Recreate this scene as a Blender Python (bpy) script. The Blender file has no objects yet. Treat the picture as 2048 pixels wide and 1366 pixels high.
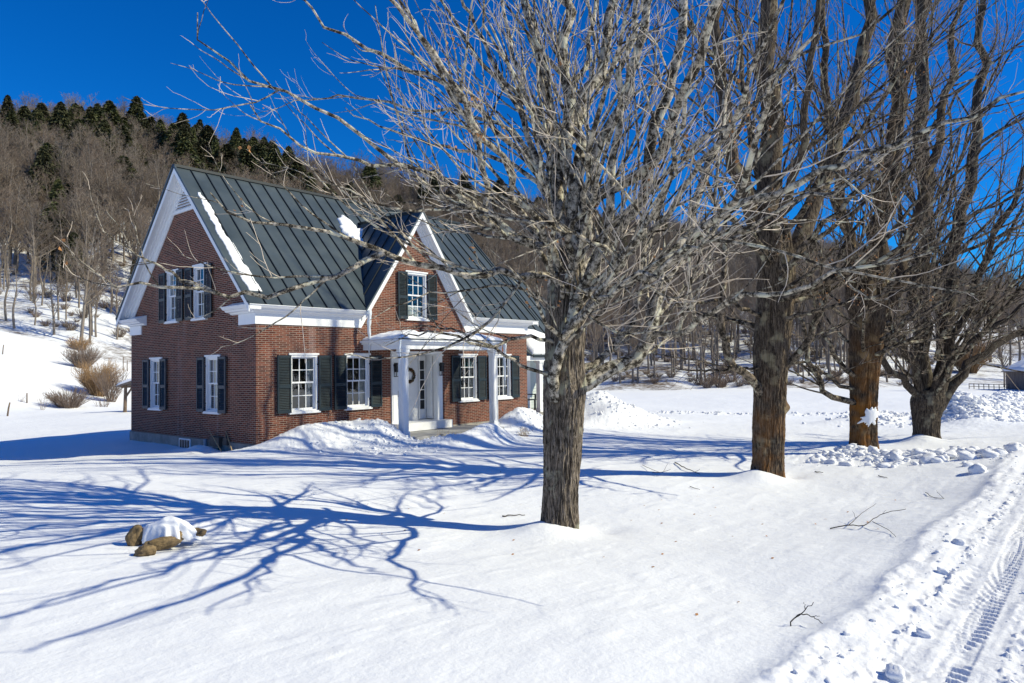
import bpy, bmesh, math, random
import numpy as np
from mathutils import Matrix, Vector
from mathutils.geometry import tessellate_polygon
S = bpy.context.scene
COL = S.collection
R = math.radians
rng = np.random.default_rng(7)
random.seed(7)

# ------------------------------------------------------------------ camera
FPX, PITCH, ROLL, YAW = 1417.9, .0345, -.0157, .7026
CAM = np.array([-9.744, -16.969, 1.937])
RT0 = np.array([math.sin(YAW), -math.cos(YAW), 0.])
FW0 = np.array([math.cos(YAW), math.sin(YAW), 0.])
ZZ = np.array([0., 0., 1.])
FWD = FW0 * math.cos(PITCH) + ZZ * math.sin(PITCH)
UP0 = -FW0 * math.sin(PITCH) + ZZ * math.cos(PITCH)
_c, _s = math.cos(ROLL), math.sin(ROLL)
RGT = _c * RT0 + _s * UP0
UPV = -_s * RT0 + _c * UP0
camd = bpy.data.cameras.new('camera'); cam = bpy.data.objects.new('camera', camd); COL.objects.link(cam)
m = Matrix.Identity(4)
for i in range(3):
    m[i][0] = RGT[i]; m[i][1] = UPV[i]; m[i][2] = -FWD[i]; m[i][3] = CAM[i]
cam.matrix_world = m
camd.sensor_width = 36; camd.lens = FPX / 2048 * 36; camd.clip_end = 5000; camd.clip_start = .05
S.camera = cam

def ray(px, py):
    return FWD + RGT * ((px - 1024) / FPX) + UPV * ((683 - py) / FPX)
def at(px, py, t):
    return CAM + ray(px, py) * t
def onplane(px, py, ax, val):
    d = ray(px, py); t = (val - CAM[ax]) / d[ax]; return CAM + d * t

# ------------------------------------------------------------------ light
SUN_EL, PHI = R(36.3), R(32)
sdir = Vector((math.sin(PHI) * math.cos(SUN_EL), -math.cos(PHI) * math.cos(SUN_EL), math.sin(SUN_EL)))
sl = bpy.data.lights.new('sun', 'SUN'); sl.energy = 5; sl.angle = R(.5); sl.color = (1, .935, .69)
so = bpy.data.objects.new('sun', sl); COL.objects.link(so)
so.rotation_euler = sdir.to_track_quat('Z', 'Y').to_euler()
W = bpy.data.worlds.new('World'); S.world = W; W.use_nodes = True
nt = W.node_tree
sky = nt.nodes.new('ShaderNodeTexSky'); sky.sky_type = 'NISHITA'; sky.sun_disc = False
sky.sun_elevation = SUN_EL
sky.sun_rotation = math.atan2(sdir.x, sdir.y)
sky.altitude = 1500; sky.air_density = 1.0; sky.dust_density = .15; sky.ozone_density = 4.5
hs = nt.nodes.new('ShaderNodeHueSaturation'); hs.inputs['Saturation'].default_value = 1.32
mul = nt.nodes.new('ShaderNodeMix'); mul.data_type = 'RGBA'; mul.blend_type = 'MULTIPLY'
mul.inputs[0].default_value = 1; mul.inputs[7].default_value = (.13, .79, 1.12, 1)
bgn = nt.nodes['Background']; bgn.inputs[1].default_value = .12
nt.links.new(sky.outputs[0], hs.inputs['Color']); nt.links.new(hs.outputs[0], mul.inputs[6])
nt.links.new(mul.outputs[2], bgn.inputs[0])
S.view_settings.view_transform = 'Standard'; S.view_settings.look = 'None'
S.view_settings.exposure = .10; S.view_settings.gamma = 1
S.render.engine = 'CYCLES'
S.cycles.max_bounces = 6; S.cycles.diffuse_bounces = 4; S.cycles.transparent_max_bounces = 8

# ------------------------------------------------------------------ noise
def _h(i, j, k, s):
    n = (i * 73856093) ^ (j * 19349663) ^ (k * 83492791) ^ (s * 2654435)
    n = (n ^ (n >> 13)) * 1274126177
    n = n ^ (n >> 16)
    return (n & 0xffff).astype(np.float64) / 65535. * 2 - 1
def vn(x, y, z=0., s=0):
    x, y, z = np.broadcast_arrays(np.asarray(x, float), np.asarray(y, float), np.asarray(z, float))
    xi = np.floor(x).astype(np.int64); yi = np.floor(y).astype(np.int64); zi = np.floor(z).astype(np.int64)
    fx, fy, fz = x - xi, y - yi, z - zi
    fx = fx * fx * (3 - 2 * fx); fy = fy * fy * (3 - 2 * fy); fz = fz * fz * (3 - 2 * fz)
    r = 0
    flat = not np.any(z)
    for dz in ((0,) if flat else (0, 1)):
        wz = 1 if flat else (fz if dz else 1 - fz)
        a = _h(xi, yi, zi + dz, s) * (1 - fx) + _h(xi + 1, yi, zi + dz, s) * fx
        b = _h(xi, yi + 1, zi + dz, s) * (1 - fx) + _h(xi + 1, yi + 1, zi + dz, s) * fx
        r = r + wz * (a * (1 - fy) + b * fy)
    return r
def fbm(x, y, z=0., o=4, s=0, g=.5):
    r = 0; a = 1.; t = 0
    for i in range(o):
        r = r + a * vn(np.asarray(x) * 2**i, np.asarray(y) * 2**i, np.asarray(z) * 2**i, s + i * 17); t += a; a *= g
    return r / t

# ------------------------------------------------------------------ materials
def new_mat(name):
    m = bpy.data.materials.new(name); m.use_nodes = True
    return m, m.node_tree, m.node_tree.nodes['Principled BSDF']
def nd(t, ty, **k):
    n = t.nodes.new(ty)
    for a, b in k.items(): setattr(n, a, b)
    return n
def mixc(t, fac, a, b):
    n = nd(t, 'ShaderNodeMix', data_type='RGBA')
    for sock, v in ((0, fac), (6, a), (7, b)):
        if hasattr(v, 'is_output'): t.links.new(v, n.inputs[sock])
        elif sock == 0: n.inputs[0].default_value = v
        else: n.inputs[sock].default_value = (*v, 1)
    return n.outputs[2]
def ramp(t, src, stops):
    n = nd(t, 'ShaderNodeValToRGB'); e = n.color_ramp.elements
    while len(e) < len(stops): e.new(.5)
    for i, (p, c) in enumerate(stops):
        e[i].position = p; e[i].color = (c, c, c, 1) if not hasattr(c, '__len__') else (*c, 1)
    t.links.new(src, n.inputs[0]); return n.outputs[0]
def noise(t, scale, detail=4, rough=.6, vec=None, mapscale=None, out=0):
    n = nd(t, 'ShaderNodeTexNoise'); n.inputs['Scale'].default_value = scale
    n.inputs['Detail'].default_value = detail; n.inputs['Roughness'].default_value = rough
    tc = nd(t, 'ShaderNodeTexCoord')
    src = vec if vec is not None else tc.outputs['Object']
    if mapscale:
        mp = nd(t, 'ShaderNodeMapping'); mp.inputs['Scale'].default_value = mapscale
        t.links.new(src, mp.inputs[0]); src = mp.outputs[0]
    t.links.new(src, n.inputs['Vector']); return n.outputs[out]
def bump(t, b, src, st, dist=.02):
    n = nd(t, 'ShaderNodeBump'); n.inputs['Strength'].default_value = st; n.inputs['Distance'].default_value = dist
    t.links.new(src, n.inputs['Height']); t.links.new(n.outputs[0], b.inputs['Normal'])
def plain(name, col, rough=.6, var=.15, scale=6, metal=0, bmp=0, spec=.4):
    m, t, b = new_mat(name)
    n = noise(t, scale)
    c = mixc(t, ramp(t, n, ((.3, 0.), (.7, 1.))), tuple(v * (1 - var) for v in col), tuple(min(1, v * (1 + var)) for v in col))
    t.links.new(c, b.inputs['Base Color']); b.inputs['Roughness'].default_value = rough
    b.inputs['Metallic'].default_value = metal; b.inputs['Specular IOR Level'].default_value = spec
    if bmp: bump(t, b, noise(t, scale * 8), bmp, .01)
    return m
def snow_mat(name, col=(.86, .875, .90), b1=.38):
    m, t, b = new_mat(name)
    n = noise(t, .5, 3)
    c = mixc(t, n, tuple(v * .97 for v in col), col)
    t.links.new(c, b.inputs['Base Color']); b.inputs['Roughness'].default_value = .75
    b.inputs['Specular IOR Level'].default_value = .25
    s1 = noise(t, 22, 5, .65); s2 = noise(t, 3.2, 3, .5)
    ad = nd(t, 'ShaderNodeMath', operation='MULTIPLY_ADD'); ad.inputs[1].default_value = 3.
    t.links.new(s2, ad.inputs[0]); t.links.new(s1, ad.inputs[2])
    bump(t, b, ad.outputs[0], b1, .02)
    return m
SNOW = snow_mat('snow'); SNOWR = snow_mat('road_snow', (.85, .86, .885), .5)
# far hillside: snow with brush and leaf litter showing
HILLM, t, b = new_mat('hillside_snow')
n = noise(t, .09, 6, .65); n2 = noise(t, 1.3, 5, .7)
ad = nd(t, 'ShaderNodeMath', operation='MULTIPLY_ADD'); ad.inputs[1].default_value = .55
t.links.new(n2, ad.inputs[0]); t.links.new(n, ad.inputs[2])
f = ramp(t, ad.outputs[0], ((.74, 0.), (.92, 1.)))
t.links.new(mixc(t, f, (.78, .80, .84), (.14, .10, .07)), b.inputs['Base Color']); b.inputs['Roughness'].default_value = .8
# brick
def brick_mat(name, c1, c2, mort, stain):
    m, t, b = new_mat(name)
    tc = nd(t, 'ShaderNodeTexCoord'); sp = nd(t, 'ShaderNodeSeparateXYZ'); t.links.new(tc.outputs['Object'], sp.inputs[0])
    ad = nd(t, 'ShaderNodeMath', operation='ADD'); t.links.new(sp.outputs[0], ad.inputs[0]); t.links.new(sp.outputs[1], ad.inputs[1])
    cb = nd(t, 'ShaderNodeCombineXYZ'); t.links.new(ad.outputs[0], cb.inputs[0]); t.links.new(sp.outputs[2], cb.inputs[1])
    br = nd(t, 'ShaderNodeTexBrick'); br.offset = .5; t.links.new(cb.outputs[0], br.inputs['Vector'])
    br.inputs['Scale'].default_value = 1; br.inputs['Brick Width'].default_value = .205; br.inputs['Row Height'].default_value = .0532
    br.inputs['Mortar Size'].default_value = .0075; br.inputs['Mortar Smooth'].default_value = .15; br.inputs['Bias'].default_value = -.1
    br.inputs['Color1'].default_value = (*c1, 1); br.inputs['Color2'].default_value = (*c2, 1); br.inputs['Mortar'].default_value = (*mort, 1)
    dk = noise(t, 1.1, 5, .65)
    c = mixc(t, ramp(t, dk, ((.35, 0.), (.7, .55))), (0, 0, 0), (0, 0, 0))
    mu = nd(t, 'ShaderNodeMix', data_type='RGBA', blend_type='MULTIPLY'); mu.inputs[0].default_value = .6
    t.links.new(br.outputs[0], mu.inputs[6]); t.links.new(ramp(t, dk, ((.3, .75), (.7, 1.15))), mu.inputs[7])
    # pale lime streaks run down the wall
    st = noise(t, 1.0, 4, .55, mapscale=(2.6, 2.6, .16))
    pw = nd(t, 'ShaderNodeMath', operation='MULTIPLY'); pw.inputs[1].default_value = stain
    t.links.new(ramp(t, st, ((.6, 0.), (.78, 1.))), pw.inputs[0])
    c2_ = mixc(t, pw.outputs[0], (0, 0, 0), (.42, .36, .35)); t.nodes[-1].name
    mx = t.nodes[-1]
    t.links.new(mu.outputs[2], mx.inputs[6])
    t.links.new(mx.outputs[2], b.inputs['Base Color']); b.inputs['Roughness'].default_value = .85
    b.inputs['Specular IOR Level'].default_value = .2
    iv = nd(t, 'ShaderNodeMath', operation='SUBTRACT'); iv.inputs[0].default_value = 1; t.links.new(br.outputs['Fac'], iv.inputs[1])
    bump(t, b, iv.outputs[0], .6, .006)
    return m
BRICK = brick_mat('brick', (.075, .020, .013), (.205, .058, .031), (.30, .235, .19), .3)
WHITE = plain('white_paint', (.78, .79, .80), .45, .03, 4)
SHADE = plain('shutter_paint', (.010, .022, .031), .45, .2, 5)
SHADE_SKYLIT = plain('skylit_shutter_paint', (.06, .07, .08), .6, .25, 9)  # gable shutters: grey of the sky light put into the paint colour
CONC = plain('concrete', (.27, .255, .23), .9, .3, 3, bmp=.3)
ROOFM, t, b = new_mat('standing_seam_metal')
n = noise(t, .9, 5, .6)
t.links.new(mixc(t, ramp(t, n, ((.3, 0.), (.7, 1.))), (.042, .058, .068), (.082, .104, .116)), b.inputs['Base Color'])
t.links.new(ramp(t, noise(t, 3, 4), ((.3, .34), (.7, .5))), b.inputs['Roughness'])
b.inputs['Metallic'].default_value = .12; b.inputs['Specular IOR Level'].default_value = .35
bump(t, b, noise(t, 1.6, 3), .18, .02)
ROOFD = plain('seam_metal', (.012, .018, .022), .45, .1)
GLASS, t, b = new_mat('window_glass')
t.nodes.remove(b); gl = nd(t, 'ShaderNodeBsdfGlossy'); gl.inputs['Roughness'].default_value = .01; gl.inputs['Color'].default_value = (.9, .95, 1, 1)
tr = nd(t, 'ShaderNodeBsdfTransparent'); tr.inputs['Color'].default_value = (.8, .85, .85, 1)
ms = nd(t, 'ShaderNodeMixShader'); fr = nd(t, 'ShaderNodeLayerWeight'); fr.inputs['Blend'].default_value = .5
pw5 = nd(t, 'ShaderNodeMath', operation='POWER'); pw5.inputs[1].default_value = 5; t.links.new(fr.outputs['Facing'], pw5.inputs[0])
mp = nd(t, 'ShaderNodeMath', operation='MULTIPLY_ADD'); mp.inputs[1].default_value = .9; mp.inputs[2].default_value = .09
t.links.new(pw5.outputs[0], mp.inputs[0]); t.links.new(mp.outputs[0], ms.inputs[0]); t.links.new(tr.outputs[0], ms.inputs[1]); t.links.new(gl.outputs[0], ms.inputs[2])
gn = noise(t, 2.5, 2); bn = nd(t, 'ShaderNodeBump'); bn.inputs['Strength'].default_value = .12; bn.inputs['Distance'].default_value = .02
t.links.new(gn, bn.inputs['Height']); t.links.new(bn.outputs[0], gl.inputs['Normal'])
t.links.new(ms.outputs[0], t.nodes['Material Output'].inputs[0])
CURT = plain('curtain_cloth', (.62, .62, .6), .9, .1, 20)
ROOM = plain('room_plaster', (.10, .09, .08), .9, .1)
DARK = plain('dark_metal', (.012, .014, .018), .5, .2)
PVC = plain('grey_pipe', (.35, .37, .4), .5, .1)
WOOD, t, b = new_mat('weathered_boards')
wn = noise(t, 2, 5, .7, mapscale=(9, 9, .6))
t.links.new(mixc(t, ramp(t, wn, ((.3, 0.), (.72, 1.))), (.06, .048, .042), (.26, .22, .20)), b.inputs['Base Color']); b.inputs['Roughness'].default_value = .9
POST = plain('post_wood', (.16, .115, .08), .9, .3, 8)
CLAP = plain('clapboard_paint', (.50, .56, .55), .6, .05)
def bark_mat(name, dark, light, lich, orange=0., zo=1., limb=False):
    m, t, b = new_mat(name)
    n1 = noise(t, 9, 6, .8) if limb else noise(t, 5, 6, .85, mapscale=(8, 8, .8)); n2 = noise(t, 5.0 if limb else 2.2, 5, .6); n3 = noise(t, 1.6, 4, .6)
    c = mixc(t, ramp(t, n1, ((.45, 0.), (.60, 1.)) if limb else ((.43, 0.), (.69, 1.))), dark, light)
    l = ramp(t, n2, ((.56, 0.), (.64, 1.)))
    c = mixc(t, l, c, lich)
    if orange:
        tc = nd(t, 'ShaderNodeTexCoord'); sp = nd(t, 'ShaderNodeSeparateXYZ'); t.links.new(tc.outputs['Object'], sp.inputs[0])
        mr = nd(t, 'ShaderNodeMapRange'); mr.inputs[1].default_value = zo; mr.inputs[2].default_value = zo * .3
        t.links.new(sp.outputs[2], mr.inputs[0])
        mm = nd(t, 'ShaderNodeMath', operation='MULTIPLY'); t.links.new(mr.outputs[0], mm.inputs[0])
        t.links.new(ramp(t, n3, ((.4, 0.), (.6, orange))), mm.inputs[1])
        c = mixc(t, mm.outputs[0], c, (.26, .105, .018))
    t.links.new(c, b.inputs['Base Color']); b.inputs['Roughness'].default_value = .92; b.inputs['Specular IOR Level'].default_value = .2
    bump(t, b, noise(t, 14, 6, .75, mapscale=(3, 3, .8)), .9, .02)
    return m
BARKT = bark_mat('maple_trunk_bark', (.022, .017, .012), (.46, .38, .30), (.32, .31, .23))
BARKL = bark_mat('maple_limb_bark', (.032, .026, .019), (.60, .535, .43), (.58, .56, .44), limb=True)
BARKL2 = bark_mat('darker_maple_limb_bark', (.022, .017, .012), (.27, .215, .155), (.42, .39, .28), limb=True)
BARKO2 = bark_mat('maple_bark_with_some_algae', (.02, .014, .010), (.30, .23, .16), (.26, .22, .14), .62, 2.4)
BARKO3 = bark_mat('maple_bark_with_orange_algae', (.02, .014, .010), (.26, .19, .125), (.24, .17, .09), 1., 3.6)
BARKT4 = bark_mat('dark_maple_bark', (.016, .012, .010), (.20, .16, .12), (.2, .18, .13))
TWIG1 = plain('pale_twigs', (.64, .545, .44), .8, .5, 1.5)
TWIG2 = plain('brown_twigs', (.30, .235, .175), .8, .35, 2)
LEAFM = plain('dead_leaf', (.40, .19, .07), .8, .4, 30)
FTWIG = plain('forest_twigs', (.19, .142, .108), .9, .3, .15)
FTRUNK = plain('forest_trunk', (.21, .175, .145), .9, .35, .4)
NEEDLE, t, b = new_mat('conifer_needles')
oi = nd(t, 'ShaderNodeObjectInfo')
nn = noise(t, .9, 3)
c = mixc(t, ramp(t, nn, ((.3, 0.), (.7, 1.))), (.028, .042, .014), (.14, .14, .042))
c = mixc(t, oi.outputs['Random'], c, (.040, .038, .014)); t.nodes[-1].inputs[0].default_value
t.links.new(c, b.inputs['Base Color']); b.inputs['Roughness'].default_value = .8
ROCKM = plain('mossy_stone', (.20, .14, .07), .9, .65, 14, bmp=1)
WREATH = plain('wreath_greenery', (.035, .05, .02), .8, .6, 30)
BUSHO = plain('orange_stems', (.33, .21, .11), .85, .3, 2)
BUSHB = plain('grey_brown_stems', (.22, .165, .13), .85, .3, 2)
DRY = plain('dry_stalk', (.42, .30, .16), .85, .3, 4)

# ------------------------------------------------------------------ mesh helpers
class MB:
    def __init__(s): s.v = []; s.f = []; s.m = []
    def add(s, vs, fs, mi=0):
        o = len(s.v); s.v += [tuple(map(float, v)) for v in vs]
        s.f += [tuple(i + o for i in f) for f in fs]; s.m += [mi] * len(fs)
    def box(s, a, b, M=None, mi=0):
        x0, y0, z0 = a; x1, y1, z1 = b
        v = [(x0, y0, z0), (x1, y0, z0), (x1, y1, z0), (x0, y1, z0), (x0, y0, z1), (x1, y0, z1), (x1, y1, z1), (x0, y1, z1)]
        if M is not None: v = [tuple(M @ Vector(p)) for p in v]
        s.add(v, [(0, 3, 2, 1), (4, 5, 6, 7), (0, 1, 5, 4), (1, 2, 6, 5), (2, 3, 7, 6), (3, 0, 4, 7)], mi)
    def prism(s, poly, p0, p1, ax_u, ax_v, mi=0, m0=(0, 0, 0), m1=(0, 0, 0)):
        # poly: (u,v) outline swept from p0 to p1
        p0, p1, ax_u, ax_v, m0, m1 = map(np.asarray, (p0, p1, ax_u, ax_v, m0, m1)); n = len(poly)
        v = [p0 + (ax_u + m0) * a + ax_v * b for a, b in poly] + [p1 + (ax_u + m1) * a + ax_v * b for a, b in poly]
        f = [(i, (i + 1) % n, n + (i + 1) % n, n + i) for i in range(n)]
        tris = tessellate_polygon([[Vector((a, b, 0)) for a, b in poly]])
        f += [tuple(t_) for t_ in tris] + [tuple(n + i for i in reversed(t_)) for t_ in tris]
        s.add(v, f, mi)
    def slab(s, poly, nrm, th, mi=0):
        # planar polygon (3D pts) given thickness along -nrm
        nrm = np.asarray(nrm, float); nrm /= np.linalg.norm(nrm); P = [np.asarray(p, float) for p in poly]; n = len(P)
        u = P[1] - P[0]; u /= np.linalg.norm(u); w = np.cross(nrm, u)
        tris = tessellate_polygon([[Vector((float((p - P[0]) @ u), float((p - P[0]) @ w), 0)) for p in P]])
        v = P + [p - nrm * th for p in P]
        f = [tuple(t_) for t_ in tris] + [tuple(n + i for i in reversed(t_)) for t_ in tris]
        f += [(i, (i + 1) % n, n + (i + 1) % n, n + i) for i in range(n)]
        s.add(v, f, mi)
    def bar(s, p0, p1, w, h, upv=(0, 0, 1), mi=0):
        p0 = np.asarray(p0, float); p1 = np.asarray(p1, float); d = p1 - p0; L = np.linalg.norm(d); d /= L
        x = np.cross(d, upv); x /= np.linalg.norm(x); z = np.cross(x, d)
        c = [(-w / 2, -h / 2), (w / 2, -h / 2), (w / 2, h / 2), (-w / 2, h / 2)]
        s.add([p0 + x * a + z * b for a, b in c] + [p1 + x * a + z * b for a, b in c],
              [(0, 1, 5, 4), (1, 2, 6, 5), (2, 3, 7, 6), (3, 0, 4, 7), (0, 3, 2, 1), (4, 5, 6, 7)], mi)
    def tube(s, pts, rad, n=8, mi=0):
        v, f = tubes(np.array([pts], float), np.array([rad], float), n)
        s.add(v, f, mi)
        o = len(s.v) - len(v)
        s.f.append(tuple(o + i for i in range(n))); s.m.append(mi)
        s.f.append(tuple(o + len(v) - n + i for i in reversed(range(n)))); s.m.append(mi)

def tubes(P, Rr, n):
    """P (B,k,3) centre lines, Rr (B,k) radii -> verts, faces of all tubes"""
    B, k, _ = P.shape
    T = np.gradient(P, axis=1); T /= np.linalg.norm(T, axis=2, keepdims=True) + 1e-9
    D = P[:, -1] - P[:, 0]; D /= np.linalg.norm(D, axis=1, keepdims=True) + 1e-9
    ref = np.where(np.abs(D[:, 2:3]) < .8, np.array([[0, 0, 1.]]), np.array([[1., 0, 0]]))
    ref = ref - (ref * D).sum(1, keepdims=True) * D
    N = ref[:, None, :] - (ref[:, None, :] * T).sum(2, keepdims=True) * T
    N /= np.linalg.norm(N, axis=2, keepdims=True) + 1e-9
    Bn = np.cross(T, N)
    a = np.arange(n) / n * 2 * math.pi
    V = P[:, :, None, :] + Rr[:, :, None, None] * (N[:, :, None, :] * np.cos(a)[None, None, :, None] + Bn[:, :, None, :] * np.sin(a)[None, None, :, None])
    V = V.reshape(-1, 3)
    i = np.arange(n); j = (i + 1) % n
    q = np.stack([i, j, j + n, i + n], 1)
    q = (q[None] + (np.arange(k - 1) * n)[:, None, None]).reshape(-1, 4)
    q = (q[None] + (np.arange(B) * k * n)[:, None, None]).reshape(-1, 4)
    return V, q

def np_mesh(name, V, F, mats, mi=None, smooth=True):
    """V (N,3), F (M,3|4) numpy"""
    me = bpy.data.meshes.new(name); F = np.asarray(F); V = np.asarray(V, np.float32)
    me.vertices.add(len(V)); me.vertices.foreach_set('co', V.ravel())
    k = F.shape[1]
    me.loops.add(F.size); me.loops.foreach_set('vertex_index', F.astype(np.int32).ravel())
    me.polygons.add(len(F)); me.polygons.foreach_set('loop_start', np.arange(len(F), dtype=np.int32) * k)
    if mi is not None: me.polygons.foreach_set('material_index', np.asarray(mi, np.int32))
    if smooth: me.polygons.foreach_set('use_smooth', np.ones(len(F), bool))
    for m_ in mats: me.materials.append(m_)
    me.update(calc_edges=True)
    return me
def link(name, me, parent=None, loc=None):
    o = bpy.data.objects.new(name, me); COL.objects.link(o)
    if loc is not None: o.location = loc
    if parent is not None: o.parent = parent
    return o
WL = {}     # world base of roots and parts
def build(name, mb, mats, parent=None, smooth=False, base=None):
    """mb verts are in world metres; the object gets its origin at its root's base"""
    if not isinstance(mats, (list, tuple)): mats = [mats]
    if base is None: base = WL.get(parent.name, (0, 0, 0)) if parent is not None else tuple(np.mean(mb.v, axis=0)[:2]) + (min(v[2] for v in mb.v),)
    base = tuple(float(c) for c in base)
    me = bpy.data.meshes.new(name)
    me.from_pydata([(a - base[0], b_ - base[1], c - base[2]) for a, b_, c in mb.v], [], mb.f)
    for m_ in mats: me.materials.append(m_)
    me.polygons.foreach_set('material_index', mb.m)
    if smooth: me.polygons.foreach_set('use_smooth', [True] * len(me.polygons))
    bm = bmesh.new(); bm.from_mesh(me); bmesh.ops.recalc_face_normals(bm, faces=bm.faces); bm.to_mesh(me); bm.free()
    o = link(name, me, parent)
    if parent is None: o.location = base
    WL[o.name] = base
    return o
def tag(o, label=None, cat=None, group=None, kind=None):
    if label: o['label'] = label
    if cat: o['category'] = cat
    if group: o['group'] = group
    if kind: o['kind'] = kind
    return o
def empty(name, loc, label=None, cat=None, group=None):
    o = bpy.data.objects.new(name, None); COL.objects.link(o); o.location = loc; o.empty_display_size = .2
    WL[o.name] = tuple(loc)
    return tag(o, label, cat, group)
# ================================================================== TERRAIN
def A(px, py, t): return tuple(at(px, py, t))
CP = [(-20, -16.5, 0), (-8, -16.5, 0), (0, -16.5, 0), (8, -16.5, -.02), (20, -16.5, -.1), (40, -16.5, -.2), (-10, -20, 0), (10, -20, 0), (30, -20, -.1),
      (-1.3, -10.8, -.47), (5.2, -11.3, -.47), (10.2, -12, -.47), (14.3, -12.7, -.47), (22, -13.5, -.5), (32, -13, -.55), (8, -9, -.48), (2, -9, -.42),
      (-2.6, -8.8, -.37), (-3, -8.1, -.31), (-3.7, -6.9, -.2), (-4.6, -5.4, -.1), (-6.2, -3, -.02), (-9, 1, .05),
      (-.8, 1.3, -.16), (-2.3, 3.8, -.3), (-4, 6.3, -.46), (-7, 8, -.4), (0, 0, -.2), (0, 1.47, -.33), (-.3, 4, -.27), (0, 7.88, -.3), (-3, 10, -.45), (-1, 14, -.5),
      (-8.3, -11.2, .08), (-7.3, -13, .08), (-6, -14.2, .06), (-5.4, -7.4, -.1), (-10, -8, .12), (-14, -4, .15), (-14, -12, .15),
      (.2, -14.6, -.3), (-3.6, -14.6, -.17), (4, -14.7, -.36), (-3.6, -15.5, 0), (0, -15.5, 0), (4, -15.5, 0), (9, -15.5, -.02), (-3, -12.5, -.3), (5, -14.3, -.33), (10, -14.5, -.38),
      (0, -4, -.24), (2.5, -4, -.3), (5.6, -3, -.3), (8.5, -3, -.3), (11, -1.5, -.2), (13, -4, -.45), (20, -2, -.5), (26, 3, -.55), (18, -8, -.5), (6, -6, -.42),
      (40, 0, -.7), (60, 0, -.9), (57, 28, -.9), (60, -11, -.9), (75, 15, -1), (30, 15, -.6), (40, 32, -.75), (18, 12, -.5), (12, 12, -.4),
      (5, 14, -.4), (5, 20, -.5), (8, 26, -.6), A(248, 822, 44), A(140, 808, 54), A(200, 786, 61), A(12, 832, 42), A(54, 806, 52), A(8, 708, 68),
      A(0, 660, 86), A(150, 690, 86), A(250, 728, 84), A(100, 735, 66), A(0, 770, 54), A(240, 765, 68),
      (-20, 20, .8), (-25, 40, 5), (-30, 0, .5), (-30, -20, .2), (0, -35, .1), (40, -35, -.3), (80, -30, -1)]
CPa = np.array(CP)
def _tps(r): return r * r * np.log(r + 1e-6)
_n = len(CPa); _K = _tps(np.linalg.norm(CPa[:, None, :2] - CPa[None, :, :2], axis=2)) + np.eye(_n) * 1.2
_Pm = np.c_[np.ones(_n), CPa[:, :2]]
_A = np.zeros((_n + 3, _n + 3)); _A[:_n, :_n] = _K; _A[:_n, _n:] = _Pm; _A[_n:, :_n] = _Pm.T
_w = np.linalg.solve(_A, np.r_[CPa[:, 2], 0, 0, 0])
# hill described by compass bearing from the lane (tan of angle from the lane-side viewpoint): foot, crest distance, crest height
AZ_T = np.array([-1.6, -1.0, -.72, -.6, -.5, -.35, -.2, -.05, .1, .25, .4, .55, .63, .72, .9, 1.3])
FT_T = np.array([90, 88, 86, 86, 86, 86, 84, 82, 80, 79, 78, 78, 78, 80, 84, 90])
CR_T = np.array([225, 228, 230, 230, 232, 236, 240, 244, 248, 250, 250, 250, 250, 250, 250, 250])
SK_T = np.array([190, 190, 200, 205, 232, 262, 318, 378, 420, 440, 462, 520, 545, 575, 600, 620])   # skyline row there
HZ_T = 732 - .0157 * AZ_T * FPX
ZC_T = 1.94 + CR_T * (HZ_T - SK_T - 14 / CR_T * FPX * .9) / FPX
def smooth(e0, e1, x):
    u = np.clip((x - e0) / (e1 - e0), 0, 1); return u * u * (3 - 2 * u)
RUTS = ((-16.10, .075), (-15.92, .10), (-16.55, .1), (-16.30, .06))
TREES4 = [(-1.33, -10.82), (5.17, -11.35), (10.2, -11.98), (14.25, -12.68)]
MOUNDS = [  # x, y, height, sx, sy, angle
    (2.5, -.3, .66, 1.75, 1.15, 0), (1.0, -.35, .26, .95, .8, 0), (3.1, -1.3, .42, .8, .7, 0), (4.2, -2.7, .26, .9, .4, -.45),
    (5.75, -2.85, .60, 1.0, .6, .1), (9.1, -1.4, .70, 1.2, .65, -.1), (14.7, -.9, 1.15, 1.5, 1.2, 0), (14.2, -2.5, .5, 1.7, .7, -.3),
    (-.55, 1.9, .2, .35, .55, .3), (-.5, 3.0, .1, .3, .5, 0), (-.6, .9, -.16, .45, .35, 0),
    (22.8, -12.1, .85, 1.1, 1.0, 0), (22.5, -13.1, .45, 2.6, 1.0, 0), (27, -12.6, .75, 3, 1.2, 0), (33, -12.8, .7, 4, 1.3, 0), (9.0, -13.0, .13, .8, 2.0, 0), (21.8, -9.6, .42, 2.2, .9, -.5),
    (-5.3, -7.62, .11, .6, .42, .2), (-4.75, -8.05, .09, .5, .35, -.5),
]
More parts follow.
